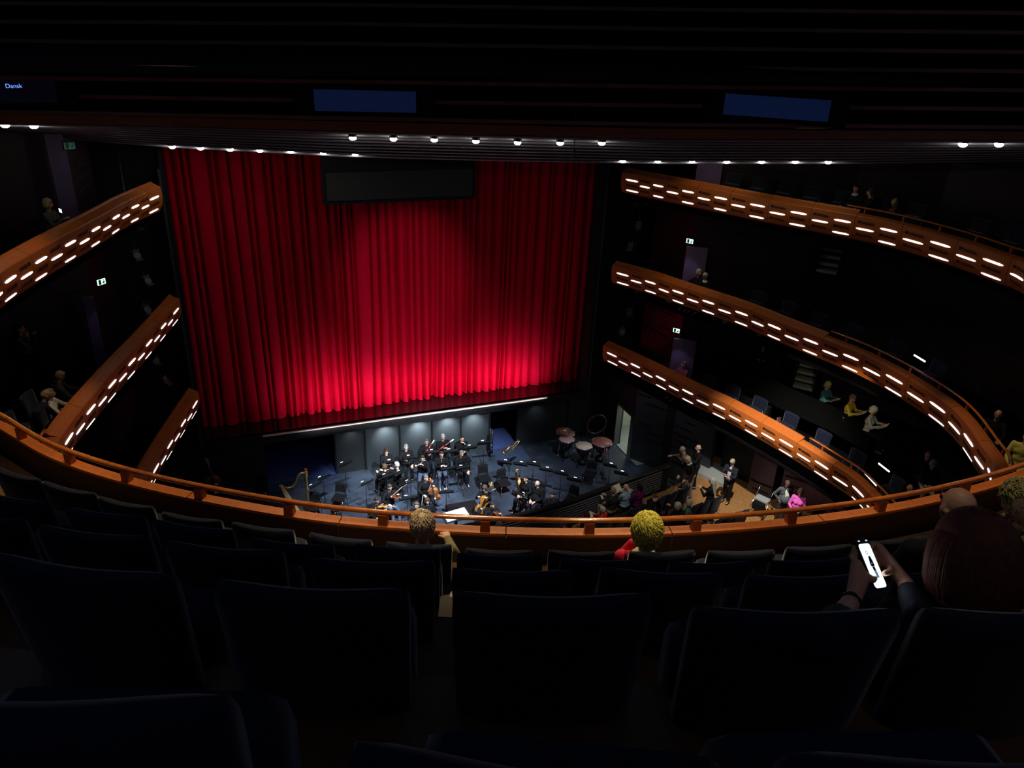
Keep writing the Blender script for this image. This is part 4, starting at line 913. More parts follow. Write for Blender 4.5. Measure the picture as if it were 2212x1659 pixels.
# black hoop stand behind the large drum
p=uz((1303,960),-1.6); t=thing('bass_drum_frame','dark round drum frame standing behind the large kettle drum','drum frame',(p[0],p[1]+.7,-2.1))
b=MB(); b.tube([(.42*math.cos(a),0,1.05+.42*math.sin(a)) for a in np.linspace(0,2*PI,41)],.03,8,caps=False); obj('hoop',b,mat('dark_hoop',(.05,.014,.012),.4),t)
b=MB(); b.tube([(-.42,0,1.0),(-.3,0,0)],.02,6); obj('leg',b,PLAST,t); b=MB(); b.tube([(.42,0,1.0),(.3,0,0)],.02,6); obj('leg',b,PLAST,t)
# tubular chimes
for i,(q0,q1,r_) in enumerate((((1304,965),(1301,1021),.016),((1310,967),(1304.5,1031),.022))):
    bt=uz(q1,-2.02); tp=ux(q0,bt[0]); tp=np.array([bt[0],bt[1],min(tp[2],-.7)])
    t=thing('chime_tube','' or ('slim silver stand tube' if i==0 else 'thicker bright silver tube')+' standing upright before the large kettle drum','chime',bt)
    b=MB(); b.tube([(0,0,0),(0,0,tp[2]-bt[2])],r_,10); obj('tube',b,CHROME,t)
    b=MB(); b.lathe([(.10,-.08),(.10,-.05),(.02,-.03)],seg=14); b.tube([(0,0,-.06),(0,0,.02)],.01,6); obj('foot',b,PLAST,t)
# euphonium on its stand, bass clarinet on its stand
p=uz((1101,1022),-2.1); t=thing('euphonium','brass horn resting slanted on a stand at the middle right of the pit','brass horn',p)
b=MB(); b.tube([(0,0,.1),(-.01,0,.75)],.012,8); 
for k in range(3): b.tube([(0,0,.2),(.22*math.cos(k*2.1),.22*math.sin(k*2.1),.01)],.009,6)
obj('stand',b,PLAST,t)
b=MB(); b.lathe([(.15,0),(.10,.06),(.05,.16),(.035,.3),(.03,.5)],(-.30,0,.92),18,R=rotz(.3)@roty(1.0)); obj('bell',b,BRASS,t)
b=MB(); b.tube([(-.02,0,1.05),(.2,0,1.3),(.3,0,1.42),(.34,0,1.36),(.24,0,1.2),(.02,0,.98),(-.04,0,.9),(-.03,0,.8)],.022,8); b.tube([(.05,.04,1.1),(.22,.04,1.34),(.27,.04,1.3),(.10,.04,1.04)],.015,8); obj('tubing',b,BRASS,t)
b=MB(); 
for k in range(3): b.tube([(.02+.05*k,.05,1.0+.05*k),(.07+.05*k,.05,.90+.05*k)],.018,8)
obj('valve_set',b,STEEL,t)
p=uz((1058,985),-2.0); t=thing('contrabassoon','tall dark wind instrument with silver keys upright on a stand','woodwind',(p[0],p[1],-2.1))
b=MB(); b.tube([(0,0,.15),(0,0,1.35)],.040,12); b.tube([(.09,0,.2),(.09,0,1.2)],.03,12); b.tube([(0,0,.15),(.045,0,.08),(.09,0,.2)],.035,10); obj('tube',b,PLAST,t)
for k in range(12): b=MB(); b.ell((.02+.05*(k%2),-.045,.35+.08*k),(.02,.012,.016),8); b.tube([(.02+.05*(k%2),-.045,.35+.08*k),(.045,-.03,.42+.08*k)],.005,5); obj('key',b,CHROME,t)
b=MB(); 
for k in range(3): b.tube([(.045,0,.2),(.045+.25*math.cos(k*2.1),.25*math.sin(k*2.1),.01)],.010,6)
obj('stand',b,PLAST,t)
# stands
SL=[((843,1000),0,'before the long-haired musician'),((885,990),0,'before the second wall musician'),((933,978),-10,'before the left bassoon player'),((972,976),-5,'before the tall bassoon player'),((1016,968),-5,'at the right end of the wall row'),((1045,958),-5,'beside the tall dark woodwind'),
 ((836,1030),20,'behind the second row at left'),((868,1022),25,'between second row and strings'),((966,1014),0,'before the oboe player'),((999,1012),0,'before the musician right of the oboe'),
 ((887,1043),30,'left of the central cellist'),((964,1064),-10,'right of the orange cello'),((880,1078),0,'near the left violinist, tilted towards him'),((745,1004),25,'in front of the dark opening'),((698,1035),30,'next to the harp top'),((680,1052),35,'right of the harp'),((790,1046),25,'between harp and second row'),
 ((1090,1000),-30,'left of the brass horn stand'),((1124,1004),-32,'right of the brass horn'),((1152,1004),-35,'in the right stand row, first'),((1180,1016),-35,'in the right stand row, second'),((1212,1024),-38,'in the right stand row, third'),((1240,1038),-38,'in the right stand row, nearest the pit rail'),((1318,1007),-40,'below the kettle drums'),((1123,1070),-60,'before the bald man'),((736,1102),10,'at the left below the harp'),((838,1108),10,'under the balcony handrail at left'),((1342,1024),-40,'near the right end of the pit rail')]
for q,y,w in SL: stand(q,y,'black music stand with white sheets '+w)
for q,y,w in (((1047,1019),180,'left of the two empty ones in mid pit'),((1088.7,1028),190,'right of the two empty ones in mid pit'),((731,1060),150,'empty, right of the harp'),((675,1080),150,'empty, beside the harp foot'),((1160,1055),120,'empty, behind the bald man'),((1235,1065),130,'empty, at the right by the pit rail'),((1276,1010),140,'empty, in front of the kettle drums'),((560,1040),170,'empty, in the dark left corner')): chairq(q,y,'black orchestra chair, '+w)
# conductor's desk with an open score
p=uz((985,1112),-1.0); t=thing('conductor_desk','white open score on the conductor desk just beyond the rail','music desk',(p[0],p[1],-2.1),.15)
b=MB(); b.box((0,0,1.08),(.95,.5,.02),rotx(.15)); obj('desk',b,PLAST,t); b=MB(); b.box((0,0,.55),(.08,.08,1.06)); b.box((0,0,.02),(.6,.5,.04)); obj('post',b,PLAST,t)
for s in (-1,1): b=MB(); b.box((s*.2,0,1.105),(.39,.42,.02),rotx(.15)); obj('score_page',b,PAPER,t)
p=uz((1002,1096),-1.9); b=MB(); b.box((0,0,.06),(1.1,.9,.12)); tag(obj('podium',b,PLAST,None,(p[0],p[1],-2.1)),'low black conductor podium on the pit floor','podium')
lamp('AREA','stand_glow',uz((925,985),-.95),16,(.85,.93,1),(uz((925,940),-1.0)+np.array([0,2,0])),sx=3.4,sy=.1)
# ================================================================ PIT RAIL
PR=Curve([(-8.4,-5.7),(-5.4,-6.6),(-2.8,-7.1),(.15,-7.25),(3.02,-7.06),(5.31,-6.55),(7.66,-6.0)])
t=thing('pit_rail','long black curved barrier between the orchestra pit and the stalls','barrier')
b=MB(); PR.sweep(b,[(.04,-2.1),(.04,-.04),(-.04,-.04),(-.04,-1.0),(-.0,-2.1)],0,PR.L,60); obj('panel',b,BLACK,t)
b=MB(); PR.sweep(b,[(.07,-.05),(.07,0),(-.10,0),(-.10,-.05)],0,PR.L,60); obj('coping',b,GLOSSB,t)
for k in range(8): b=MB(); z=-.16-.095*k; PR.sweep(b,[(-.045,z),(-.085,z-.02),(-.085,z-.04),(-.045,z-.045)],.4,PR.L-.35,60); obj('slat',b,mat('slat_gloss',(.12,.12,.13),.25) if k==0 else bpy.data.materials['slat_gloss'],t)
# ================================================================ STALLS
n=0
for r_,(off,x1) in enumerate(((1.35,.7),(2.25,.2),(3.2,-.3),(4.15,-.5))):
    ss=np.arange(PR.near((1.0,-7.2)),PR.L-x1+off*.12,.56)
    for i,s in enumerate(ss):
        p=PR.at(s,-off,-1.0); q=PR.at(s+.05,-off,0); an=math.atan2(q[1]-p[1],q[0]-p[0])
        dup(seat0,p,an,f'dark stalls seat, {ORD[min(i,14)]} from the left in stalls row {("one","two","three","four")[r_]} behind the pit rail','dark stalls seats in rows behind the pit rail').scale=(1,1,.8)
def sp(label,q,yaw,pose='sit',**k):
    k.setdefault('fl',-1.0); k.setdefault('vox',.018); return person(label,q,yaw,pose,group='audience in the stalls',**k)
sp('man in tan jacket standing by the end of the pit rail, leaning over it',(1473.9,970),60,'stand',lean=.25,hair='bald',hc=(.3,.25,.2),top=(.20,.16,.12),pants=(.10,.12,.10),al='hips',ar='point',topname='jacket',skin=SKINP)
sp('bald man in a black leather jacket standing by the black wall',(1508,967),75,'stand',hair='bald',hc=(.5,.48,.45),top=(.010,.010,.012),al='book',ar='book',topname='jacket',skin=SKINP)
sp('blond person in a long black coat leaning over a seat back',(1485,993),100,'stand',lean=.35,hair='bob',hc=(.55,.42,.25),top=(.006,.006,.007),pants=(.2,.16,.13),al='knee',ar='knee',topname='coat',collar=(.4,.4,.4),skin=SKINP,fem=True)
sp('grey long-haired person in black standing with a phone at the aisle',(1538,1039.7),40,'stand',hair='long',hc=(.42,.40,.36),al='phone',ar='phone',hp=10,topname='dress',fem=True,skin=SKINP)
r=sp('man in a dark suit reading a white leaflet by the maroon wall',(1582,998.5),115,'stand',hair='short',hc=(.5,.42,.28),hp=35,al='book',ar='book',topname='suit',shirt=(.5,.5,.5),top=(.018,.02,.03),skin=SKINP)
def leaflet(r,label,m,d=(0,.40,-.10),size=(.24,.17),tilt=.6,open_=True,spread=.0):
    t,U,HD,arms,Rz,loc=r; c=W2(t,U((d[0],d[1],.465+d[2]))); a=t.rotation_euler[2]
    o=thing('booklet',label,'booklet',c,a)
    for s in (-1,1): b=MB(); b.box((s*size[0]*.25,0,0),(size[0]*.5,size[1],.006),rotx(tilt)@roty(-s*.12)); obj('page',b,m,o)
leaflet(r,'white leaflet in the hands of the man in the dark suit',PAPER)
r=sp('seated man in dark shirt and beige trousers, first behind the pit rail',(1324.4,1060),20,hair='short',hc=(.40,.28,.14),top=(.03,.03,.025),pants=(.45,.36,.22),skin=SKINP,al='lap',ar='phone',hp=10)
leaflet(r,'white phone held by the man in beige trousers',PAPER,(-.1,.38,-.16),(.07,.14),.8)
r=sp('seated man in a light blue shirt reading a booklet',(1352,1052),18,hair='bald',hc=(.5,.4,.35),top=(.30,.48,.58),skin=SKINP,al='book',ar='book',hp=12,topname='shirt'); leaflet(r,'open booklet read by the man in light blue',CREAM,(.02,.42,-.05),(.34,.26),.9)
r=sp('seated person in a purple top reading a booklet, right of the blue shirt',(1381,1051),22,hair='bob',hc=(.02,.015,.015),top=(.12,.01,.08),al='book',ar='book',fem=True); leaflet(r,'cream booklet read by the person in purple',CREAM,(-.18,.40,-.06),(.32,.26),.9)
sp('man in a dark suit with white shirt, hand at his face, in the second row',(1413,1066.6),200,hair='short',hc=(.02,.015,.012),al='face',ar='face',shirt=(.55,.53,.42),topname='suit',hp=10)
sp('curly grey-haired woman in black in the stalls, left of the teal coat',(1462.8,1092),10,hair='curly',hc=(.60,.54,.36),al='lap',ar='point',fem=True)
sp('grey-haired woman in a teal coat in the stalls',(1487,1085.6),50,hair='bob',hc=(.58,.55,.42),top=(.06,.16,.17),al='lap',ar='lap',fem=True,topname='coat')
r=sp('white-haired person in a red sweater reading, close beyond the rail',(1300.6,1101),30,hair='short',hc=(.7,.65,.52),top=(.62,.03,.02),al='book',ar='book',skin=SKINP); leaflet(r,'white page read by the person in red',PAPER,(-.16,.34,-.04),(.2,.2),.9)
sp('dark red-haired person left of the red sweater in the stalls',(1266.6,1113),20,hair='bob',hc=(.12,.02,.02),fem=True)
sp('person with patterned white hat beyond the handrail in mid picture',(1077,1134),20,hair='curly',hc=(.6,.6,.58))
sp('person in black with a pale scarf below the handrail at mid right',(1229,1134),10,hair='short',hc=(.05,.04,.03),al='rail',ar='rail',collar=(.6,.6,.55))
sp('old man in grey jacket and white shirt standing by the wheeled walker',(1702.8,1044),165,'stand',hair='bald',hc=(.75,.75,.72),hp=35,shirt=(.75,.75,.70),belly=.07,top=(.10,.11,.12),pants=(.03,.035,.035),al='side',ar='hips',topname='jacket',skin=SKINP,lean=.08)
sp('woman in a bright pink patterned blouse standing by the maroon wall',(1729.5,1063),130,'stand',hair='bob',hc=(.32,.22,.13),top=(.75,.12,.50),al='lap',ar='lap',fem=True,topname='blouse')
# wheeled walker
p=uz((1640,1110),-1.0); t=thing('wheeled_walker','grey wheeled walker parked beside the old man at the aisle','walker',p,math.radians(115))
for s in (-1,1):
    for y0,y1 in ((-.05,-.30),(.0,.32)):
        b=MB(); b.tube([(s*.25,y0,.62),(s*.27,y1,.12)],.014,8); obj('leg',b,STEEL,t)
    for y in (-.30,.32):
        b=MB(); b.tube([(s*.27-.015,y,.10),(s*.27+.015,y,.10)],.10,18); obj('wheel',b,PLAST,t)
    b=MB(); b.tube([(s*.25,0,.6),(s*.24,-.18,.88),(s*.24,-.30,.90)],.013,8); obj('handle',b,STEEL,t); b=MB(); b.tube([(s*.24,-.22,.89),(s*.24,-.33,.90)],.020,8); obj('grip',b,PLAST,t)
b=MB(); b.box((0,0,.60),(.46,.32,.04)); obj('seat',b,mat('walker_grey',(.30,.32,.32),.6),t); b=MB(); b.box((0,.2,.42),(.36,.2,.22)); obj('bag',b,FABB,t)
# pale step block at the wall and dark door opening
p=uz((1535,1022),-.98); b=MB(); b.box((0,0,.06),(1.1,1.6,.12),rotz(.45)); 
o=obj('step_block',b,mat('step_grey',(.30,.32,.30),.7),None,(p[0]+.1,p[1],-1.0)); tag(o,'pale grey step block below the dark doorway by the stalls','step')
b=MB(); G=[[np.array([.045*math.sin(k*1.9)+.1*k/14,.0+.03*math.cos(k*1.9),0])+np.array(uz((1648,1055),-.9))*np.array([1,1,0])+np.array([0,0,z]) for k in range(15)] for z in np.linspace(-1,1.9,6)]
b.grid(G); G2=[[p_+np.array([.01,.02,0]) for p_ in r] for r in G]; b.grid(G2[::-1]); tag(obj('side_drape',b,mat('maroon_drape',(.16,.03,.06),.75,sheen=.3)),'narrow maroon drape hanging beside the dark doorway in the stalls','curtain')
# ================================================================ EXIT SIGNS
def exit_sign(q,pt,a,label,w=.24,h=.15,m=EXITM):
    t=thing('exit_sign',label,'exit sign',pt,a)
    b=MB(); b.box((0,.03,0),(w+.03,.05,h+.03)); obj('housing',b,PLAST,t); b=MB(); b.box((0,0,0),(w,.012,h)); f=obj('sign_face',b,m,t)
    b=MB(); b.box((-.05,-.008,0),(.07,.004,.13)); b.box((.06,-.008,-.01),(.09,.004,.02)); b.ell((.07,-.008,.045),(.014,.004,.014),8); b.tube([(.07,-.008,.03),(.055,-.008,-.02),(.085,-.008,-.06)],.010,5); b.tube([(.055,-.008,-.02),(.03,-.008,-.055)],.009,5); obj('pictogram',b,EXG,f)
exit_sign(0,uz((1490,521),7.02),-.95,'small green exit sign on the right wall above the middle balcony')
exit_sign(0,uz((1461,714),3.78),-.95,'small green exit sign on the right wall above the lowest balcony')
exit_sign(0,uz((1662,972),1.2),-1.0,'green exit sign by the doorway in the stalls'); _e=[o for o in bpy.data.objects if o.name.startswith('exit_sign') and o.parent is None][-1]; b=MB(); b.tube([(0,.03,.08),(0,.03,.25)],.012,6); obj('hanging_rod',b,PLAST,_e)
exit_sign(0,uz((219,609),6.95),.75,'small green exit sign on the left wall under the top balcony')
exit_sign(0,up((150,315),21.5),.5,'dim green exit sign at the upper left below the soffit',m=EXITD)
# pale purple pilasters with small uplights on both walls
for (a,b2,z0,z1,lb) in (((1478,1512),9.5,8.3,9.9,''),):
    pass
def pil(px0,px1,y_ref,zref,z0,z1,e,nm='trim_20'):
    P,Q=up((px0,y_ref),zref),up((px1,y_ref),zref); m=(P+Q)/2; an=math.atan2(Q[1]-P[1],Q[0]-P[0]); w=np.linalg.norm((P-Q)[:2])
    b=MB(); b.box((m[0],m[1],(z0+z1)/2),(w,.14,z1-z0),rotz(an)); struct(nm,b,PURP)
    d=np.array([-(m[0]+0),-8-m[1],0]); d/=np.linalg.norm(d); l=m+d*.55; lamp('SPOT','pilaster_light',(l[0],l[1],z1-.05),e,(.75,.62,1),(m[0],m[1],z0+.3),spot=75,blend=.8,size=.03)
pil(1474,1520,600,26.35,4.5,6.85,5); pil(1450,1500,770,26.0,1.6,3.6,6); pil(1505,1560,365,26.5,8.2,10.3,3); pil(110,150,360,21.6,8.2,10.8,2.5); pil(188,212,690,21.6,4.8,6.75,2.5)
# ================================================================ BALCONY AUDIENCE
FL={'t':(None,8.15,-.85),'m':(None,4.7,-.85),'l':(None,1.45,-.85)}
def bp_(label,q,yaw,zf,pose='sit',o=-.95,**k):
    k.setdefault('vox',.02); C_={8.15:C1,4.7:C2,1.45:C3}.get(zf)
    if C_ is not None: k['off']=(C_,o)
    return person(label,q,yaw,pose,fl=zf,group='audience on the side balconies',**k)
F1,F2,F3=8.15,4.7,1.45
bp_('man in black leaning on the top balcony rail at right',(1847,415),120,F1,hair='short',hc=(.03,.02,.02),al='rail',ar='rail',collar=(.5,.5,.5),hy=-20,lean=.1)
bp_('long dark-haired woman beside the man at the top balcony rail',(1878,424),70,F1,hair='long',hc=(.06,.04,.03),al='rail',ar='lap',fem=True)
bp_('blond woman in black bent forward on the top balcony at right',(1931.5,442.6),105,F1,hair='bun',hc=(.45,.34,.14),al='face',ar='face',lean=.45,fem=True,hp=20)
bp_('blond person in dark clothes behind the middle balcony front near the stage',(1507,596),100,F2,hair='bob',hc=(.50,.42,.25),al='rail',ar='rail',fem=True)
bp_('white-haired person beside the blond one on the middle balcony',(1522,604),110,F2,hair='short',hc=(.55,.52,.45),hp=25,collar=(.7,.7,.65))
bp_('person in a pink top on the lowest balcony near the stage',(1475.6,794),100,F3,hair='short',hc=(.25,.18,.14),top=(.25,.06,.12),al='rail',ar='rail')
bp_('person standing in the shade under the middle balcony front',(1648,757),140,F3,'stand',-3.0,hair='short',hc=(.04,.03,.02),al='book',ar='book')
r=bp_('blond person in a teal top reading in the boxes under the middle balcony',(1789,832),200,2.3,hair='bob',hc=(.55,.45,.18),top=(.05,.15,.14),al='book',ar='book',fem=True,hp=20); leaflet(r,'tan booklet of the reader in teal',CREAM,(.1,.42,-.12),(.30,.24),.6)
r=bp_('person in a yellow sweater reading in the boxes at right',(1842,860),205,2.3,hair='short',hc=(.22,.16,.10),top=(.60,.42,.04),al='book',ar='book',hp=25); leaflet(r,'tan booklet of the reader in yellow',CREAM,(.1,.42,-.12),(.36,.26),.6)
r=bp_('white-haired woman in a white top reading in the boxes, rightmost',(1888,887),205,2.3,hair='curly',hc=(.80,.76,.55),top=(.5,.5,.45),al='book',ar='book',fem=True,hp=20); leaflet(r,'cream booklet of the white-haired reader',CREAM,(.1,.42,-.12),(.36,.26),.6)
bp_('bald man with a hand on the middle balcony rail, far right',(2151,910),120,F2,hair='bald',hc=(.3,.2,.15),al='rail',ar='rail')
bp_('person in yellow at the right picture edge, middle balcony',(2215,955),120,F2,hair='short',hc=(.2,.15,.1),top=(.60,.50,.10),pants=(.5,.45,.15),al='knee',ar='knee')
bp_('bald man in black seated on the lowest balcony at right',(2007,977),150,F3,o=-2.4,hair='bald',hc=(.3,.22,.18),al='lap',ar='lap',hp=15)
bp_('grey-haired woman with a patterned skirt on the lowest balcony',(2019,994),140,F3,o=-2.2,hair='bob',hc=(.40,.38,.30),al='lap',ar='lap',fem=True,pants=(.30,.26,.2))
bp_('bald person just beyond the handrail at right',(1966,1055),150,1.15,hair='bald',hc=(.5,.45,.3))
r=bp_('blond person holding up a glowing phone on the top balcony at left',(107,451),-110,F1,hair='bob',hc=(.42,.34,.16),al='phone',ar='phone',top=(.06,.07,.06),fem=True)
t,U,HD,arms,Rz,loc=r; pt=uz((131,455),9.35); o=thing('phone','glowing phone held up on the top balcony at left','phone',pt,math.radians(-60)); b=MB(); b.box((0,0,0),(.15,.01,.09)); obj('case',b,PLAST,o); b=MB(); b.box((0,-.007,0),(.14,.003,.08)); obj('display',b,mat('phone_glow',(1,1,1),.5,emit=(.85,.92,1),es=2.2),o)
bp_('blond person in dark green leaning on the middle balcony front at left',(133,821),-80,F2,hair='short',hc=(.42,.34,.16),top=(.04,.045,.03),al='rail',ar='rail',lean=.15,hp=15)
bp_('man in a dark suit bending towards the rail at lower left',(101,862),-60,F2,'stand' if False else 'sit',hair='short',hc=(.38,.30,.14),hp=25,al='rail',ar='rail',lean=.25,topname='suit')
bp_('person in a white shirt beside the man in the dark suit at lower left',(117,884),-90,F2,hair='short',hc=(.3,.25,.15),top=(.55,.52,.45),al='rail',ar='rail',topname='shirt')
bp_('person half hidden under the top balcony front at far left',(38,688),-100,F2,o=-2.6,hair='short',hc=(.05,.04,.03),al='up',ar='face',top=(.05,.05,.05))
# box parapet on the lowest balcony, in front of the readers
b=MB(); P=[uz(q,3.05) for q in ((1500,742),(1600,790),(1700,838),(1800,880),(1885,925))]
rr=[[p+np.array([0,0,0]),p+np.array([.08,.05,0]),p+np.array([.08,.05,-.8]),p+np.array([0,0,-.8])] for p in P]; b.loft(rr,0,False); struct('trim_40',b,CEIL)
# step lights and stair rungs
def steplight(q0,q1,z,label,m):
    a,c=uz(q0,z),uz(q1,z); o=thing('step_light',label,'step light',a); b=MB(); b.tube([(0,0,0),c-a],.022,8); obj('tube',b,m,o); b=MB(); b.tube([(0,0,-.03),c-a+np.array([0,0,-.03])],.02,6); obj('bracket',b,PLAST,o)
SLM=mat('step_tube',(1,1,1),.5,emit=(.85,.82,1),es=3.2)
steplight((1865,1018),(1897,1053),2.2,'nearer white step light on the lowest balcony stairs',SLM); steplight((1898,1001),(1921,1019),2.6,'farther white step light on the lowest balcony stairs',SLM)
steplight((1975,767),(1998,781),6.1,'short pinkish step light beyond the middle balcony rail',SLM); steplight((1955,802),(1984,826),5.6,'white step light just behind the middle balcony rail',SLM)
def stair(q,zb,label):
    p=up(q,zb); o=thing('lit_stairway',label,'stairs',p,-.9)
    for k in range(6): b=MB(); b.box((0,.16*k,.20*k),(.62,.28,.10)); obj('tread',b,CONC,o)
    for s in (-1,1): b=MB(); b.box((s*.34,.3,.5),(.04,.9,1.5)); obj('side_wall',b,BLACK,o)
    lamp('SPOT','stair_light',p+np.array([-.4,-.5,1.9]),60,(.9,1,.9),p+np.array([0,0,.4]),spot=50,size=.05)
stair((1787,585),26.2,'small lit stairway behind the middle balcony at right'); stair((1735,835),25.2,'small lit stairway in the boxes under the middle balcony')
# ================================================================ STAGE LIGHTS ON THE BALCONY ENDS
def make_spot():
    t=thing('stage_light','','stage light')
    b=MB(); b.lathe([(.04,-.22),(.09,-.20),(.10,-.02),(.115,.16),(.105,.20)],seg=16,R=rotx(-1.0)); obj('housing',b,RIGM,t)
    b=MB(); b.lathe([(.001,.175),(.098,.18),(.098,.17)],seg=16,R=rotx(-1.0)); obj('lens',b,GLOSSB,t)
    b=MB(); b.tube([(-.13,0,0),(-.13,0,.18),(0,0,.24),(.13,0,.18),(.13,0,0)],.010,6); b.tube([(0,0,.24),(0,0,.36)],.014,6); obj('yoke',b,RIGM,t)
    for k,a in enumerate((-1,1)): b=MB(); c=rotx(-1.0)@np.array([0,a*.13,.22]); b.box(c,(.2,.09,.008),rotx(-1.0+a*.5)); obj('barn_door',b,RIGM,t)
    return t
ms=make_spot(); first2=True
LS=[]
for C,zl,no in ((C1,8.1,'top'),(C2,4.8,'middle')):
    for k in range(9): LS.append((C.at(C.L-.7-.62*k,-.75-(k%2)*.25,zl),-1,no,'right',k)); 
    for k in range(7): LS.append((C.at(.6+.62*k,-.75-(k%2)*.25,zl),1,no,'left',k))
for s in (-1,1):
    for k in range(8): LS.append((np.array([s*(8.1+.12*(k%2)),-1.15-.15*(k%2),2.9+.82*k]),s,'boom','left' if s<0 else 'right',k))
for p,s,no,sd,k in LS:
    lab=(f'black stage light under the {no} balcony front at {sd}, {ORD[k]} from the stage' if no!='boom' else f'black stage light beside the curtain at {sd}, {ORD[k]} up the pole')
    a=s*(.5 if no!='boom' else 2.4)+random.uniform(-.5,.5)
    if first2: first2=False; o=ms; o.location=p; o.rotation_euler=(0,0,a); o['label']=lab; o['group']='black stage lights by the stage'
    else: dup(ms,p,a,lab,'black stage lights by the stage')
for s,sd in ((-1,'left'),(1,'right')):
    b=MB(); b.tube([(s*8.2,-1.25,1.4),(s*8.2,-1.25,11.5)],.028,8); tag(obj('lighting_boom',b,PLAST),f'tall thin pole of stage lights beside the curtain at {sd}','pole')
# small chair-like walking aid at the top right rail
# ================================================================ NEAR AUDIENCE
def seatfront(q,z,**k): return None
g='audience in the near rows'
WARMH=SKINP
def near(label,q,z,yaw,**k):
    k.setdefault('vox',.011); return person(label,q,yaw,'sit',zh=z,fl=min((8.67,9.53,10.31,11.08),key=lambda v:abs(z-1.4-v)),group=g,**k)
near('white-haired man in an olive jacket in the front row at the rail',(911,1134),9.97,-12,scale=1.1,hair='short',hc=(.85,.66,.42),top=(.16,.13,.06),hy=12,topname='jacket',strands=520,skin=SKIN,al='lap',ar='rail')
near('curly yellow-haired woman in a red sweater with white collar, front row',(1397,1146),9.94,-24,hair='curly',hc=(.95,.80,.13),top=(.55,.02,.05),collar=(.7,.65,.5),al='face',ar='lap',fem=True,strands=1400,scale=1.12)
near('balding man in dark clothes, right of the phone user, by the rail',(2066,1096),11.6,-15,hair='bald',hc=(.45,.33,.12),top=(.02,.02,.02),skin=SKIN)
near('blond short-haired woman near the right edge, turned to her neighbour',(2196,1078),10.9,0,hair='curly',hc=(.50,.42,.16),hy=20,top=(.008,.008,.008),fem=True,strands=500)
near('brown-haired person behind the blond one at the right edge',(2212,1128),11.5,0,hair='bob',hc=(.20,.13,.08),hy=30,top=(.008,.008,.008),fem=True,strands=200)
P0=uz((2120,1165),11.1); b=MB(); b.box((0,0,0),(.22,.005,.15),rotx(.5)); tag(obj('yellow_booklet',b,mat('booklet_yellow',(.5,.45,.1),.6),None,ud((2204,1168),3.2),.3),'yellow booklet held at the right picture edge','booklet')
# woman with the phone
HB=(.11,.035,.022)
Rw=person('brown-haired woman looking at her phone, in the nearest row at right',(2092,1196),-24,'sit',zh=12.33,fl=11.08,group=g,hair='bob',hc=HB,top=(.012,.013,.02),fem=True,vox=.010,al=((.26,.10,-.30),(.26,.26,-.34)),ar='lap',hy=4,hp=16,skin=SKIN,topname='coat')
t,U,HD,arms,Rz,loc=Rw
# fuller shoulder-length hair: smooth sheets of strands over a rounded cap
b=MB(); a0=t.rotation_euler[2]
b.ell(HD((0,-.03,.045)),(.112,.120,.105),24); b.ell(HD((0,-.05,-.03)),(.125,.100,.13),24)
b.ell(HD((0,-.055,-.12)),(.12,.085,.09),20)
me=tmp_eval(b,.008,6); me.materials.append(cm('hair',HB,.6)); obj('hair_mass',me,None,t)
b=MB()
for _ in range(1500):
    th=random.uniform(PI/2+.55,PI*2.5-.55); pts=[]; r0=random.uniform(.0,.35); dr=random.uniform(-.002,.004); c0=random.uniform(-.03,.03)
    for k in range(9):
        f=k/8; zz=.150-.385*f**1.15*(1-.1*r0); rad=.120*math.sin(min(1,(f*1.9+.12))*PI/2)+.008*math.sin(f*PI)-.055*max(0,f-.65)/.35+dr
        pts.append(HD((rad*1.02*math.cos(th+c0*f),-.035+rad*.93*math.sin(th+c0*f),zz)))
    b.tube(pts,[.001,.0026,.003,.003,.003,.003,.0028,.002,.0008],4)
obj('loose_locks',b,cm('hair',HB,.6),t)
# glasses arm
# phone with lit picture
PC=[ud((1846,1168),2.36),ud((1885,1163),2.41),ud((1914,1270),2.33),ud((1876,1275),2.28)]
c=sum(PC)/4; ex=(PC[1]-PC[0]+PC[2]-PC[3])/2; ey=(PC[0]-PC[3]+PC[1]-PC[2])/2; wP,hP=np.linalg.norm(ex),np.linalg.norm(ey); ex/=wP; ey-=ex*(ex@ey); ey/=np.linalg.norm(ey); ez=np.cross(ex,ey)
wP=.066; hP=.158
RP_=np.stack([ex,ey,ez],1)
ph=thing('phone','lit phone held by the brown-haired woman, showing a standing figure','phone',c); ph.rotation_mode='QUATERNION'; ph.rotation_quaternion=Matrix(RP_.tolist()).to_quaternion()
def rrect(w,h,r,z,n=6):
    out=[]
    for cx,cy,a in ((w/2-r,h/2-r,0),(-w/2+r,h/2-r,PI/2),(-w/2+r,-h/2+r,PI),(w/2-r,-h/2+r,1.5*PI)):
        for k in range(n+1): th=a+PI/2*k/n; out.append(np.array([cx+r*math.cos(th),cy+r*math.sin(th),z]))
    return out
b=MB(); b.loft([rrect(wP-.003,hP-.003,.012,-.0045),rrect(wP,hP,.013,-.003),rrect(wP,hP,.013,.003),rrect(wP-.003,hP-.003,.012,.0042)]); obj('case',b,PLAST,ph)
b=MB(); b.loft([rrect(wP-.007,hP-.022,.010,.0042),rrect(wP-.007,hP-.022,.010,.0046)],0,False)
for i,v in enumerate(b.v): b.v[i]=(v[0],v[1]-.006,v[2])
dsp=obj('display',b,mat('phone_screen',(1,1,1),.4,emit=(.80,.93,1),es=1.25),ph)
PM=mat('phone_picture',(.01,.02,.05),.5); PB=mat('phone_picture_blue',(.08,.16,.24),.5,emit=(.12,.25,.35),es=.8)
b=MB(); z=.0048
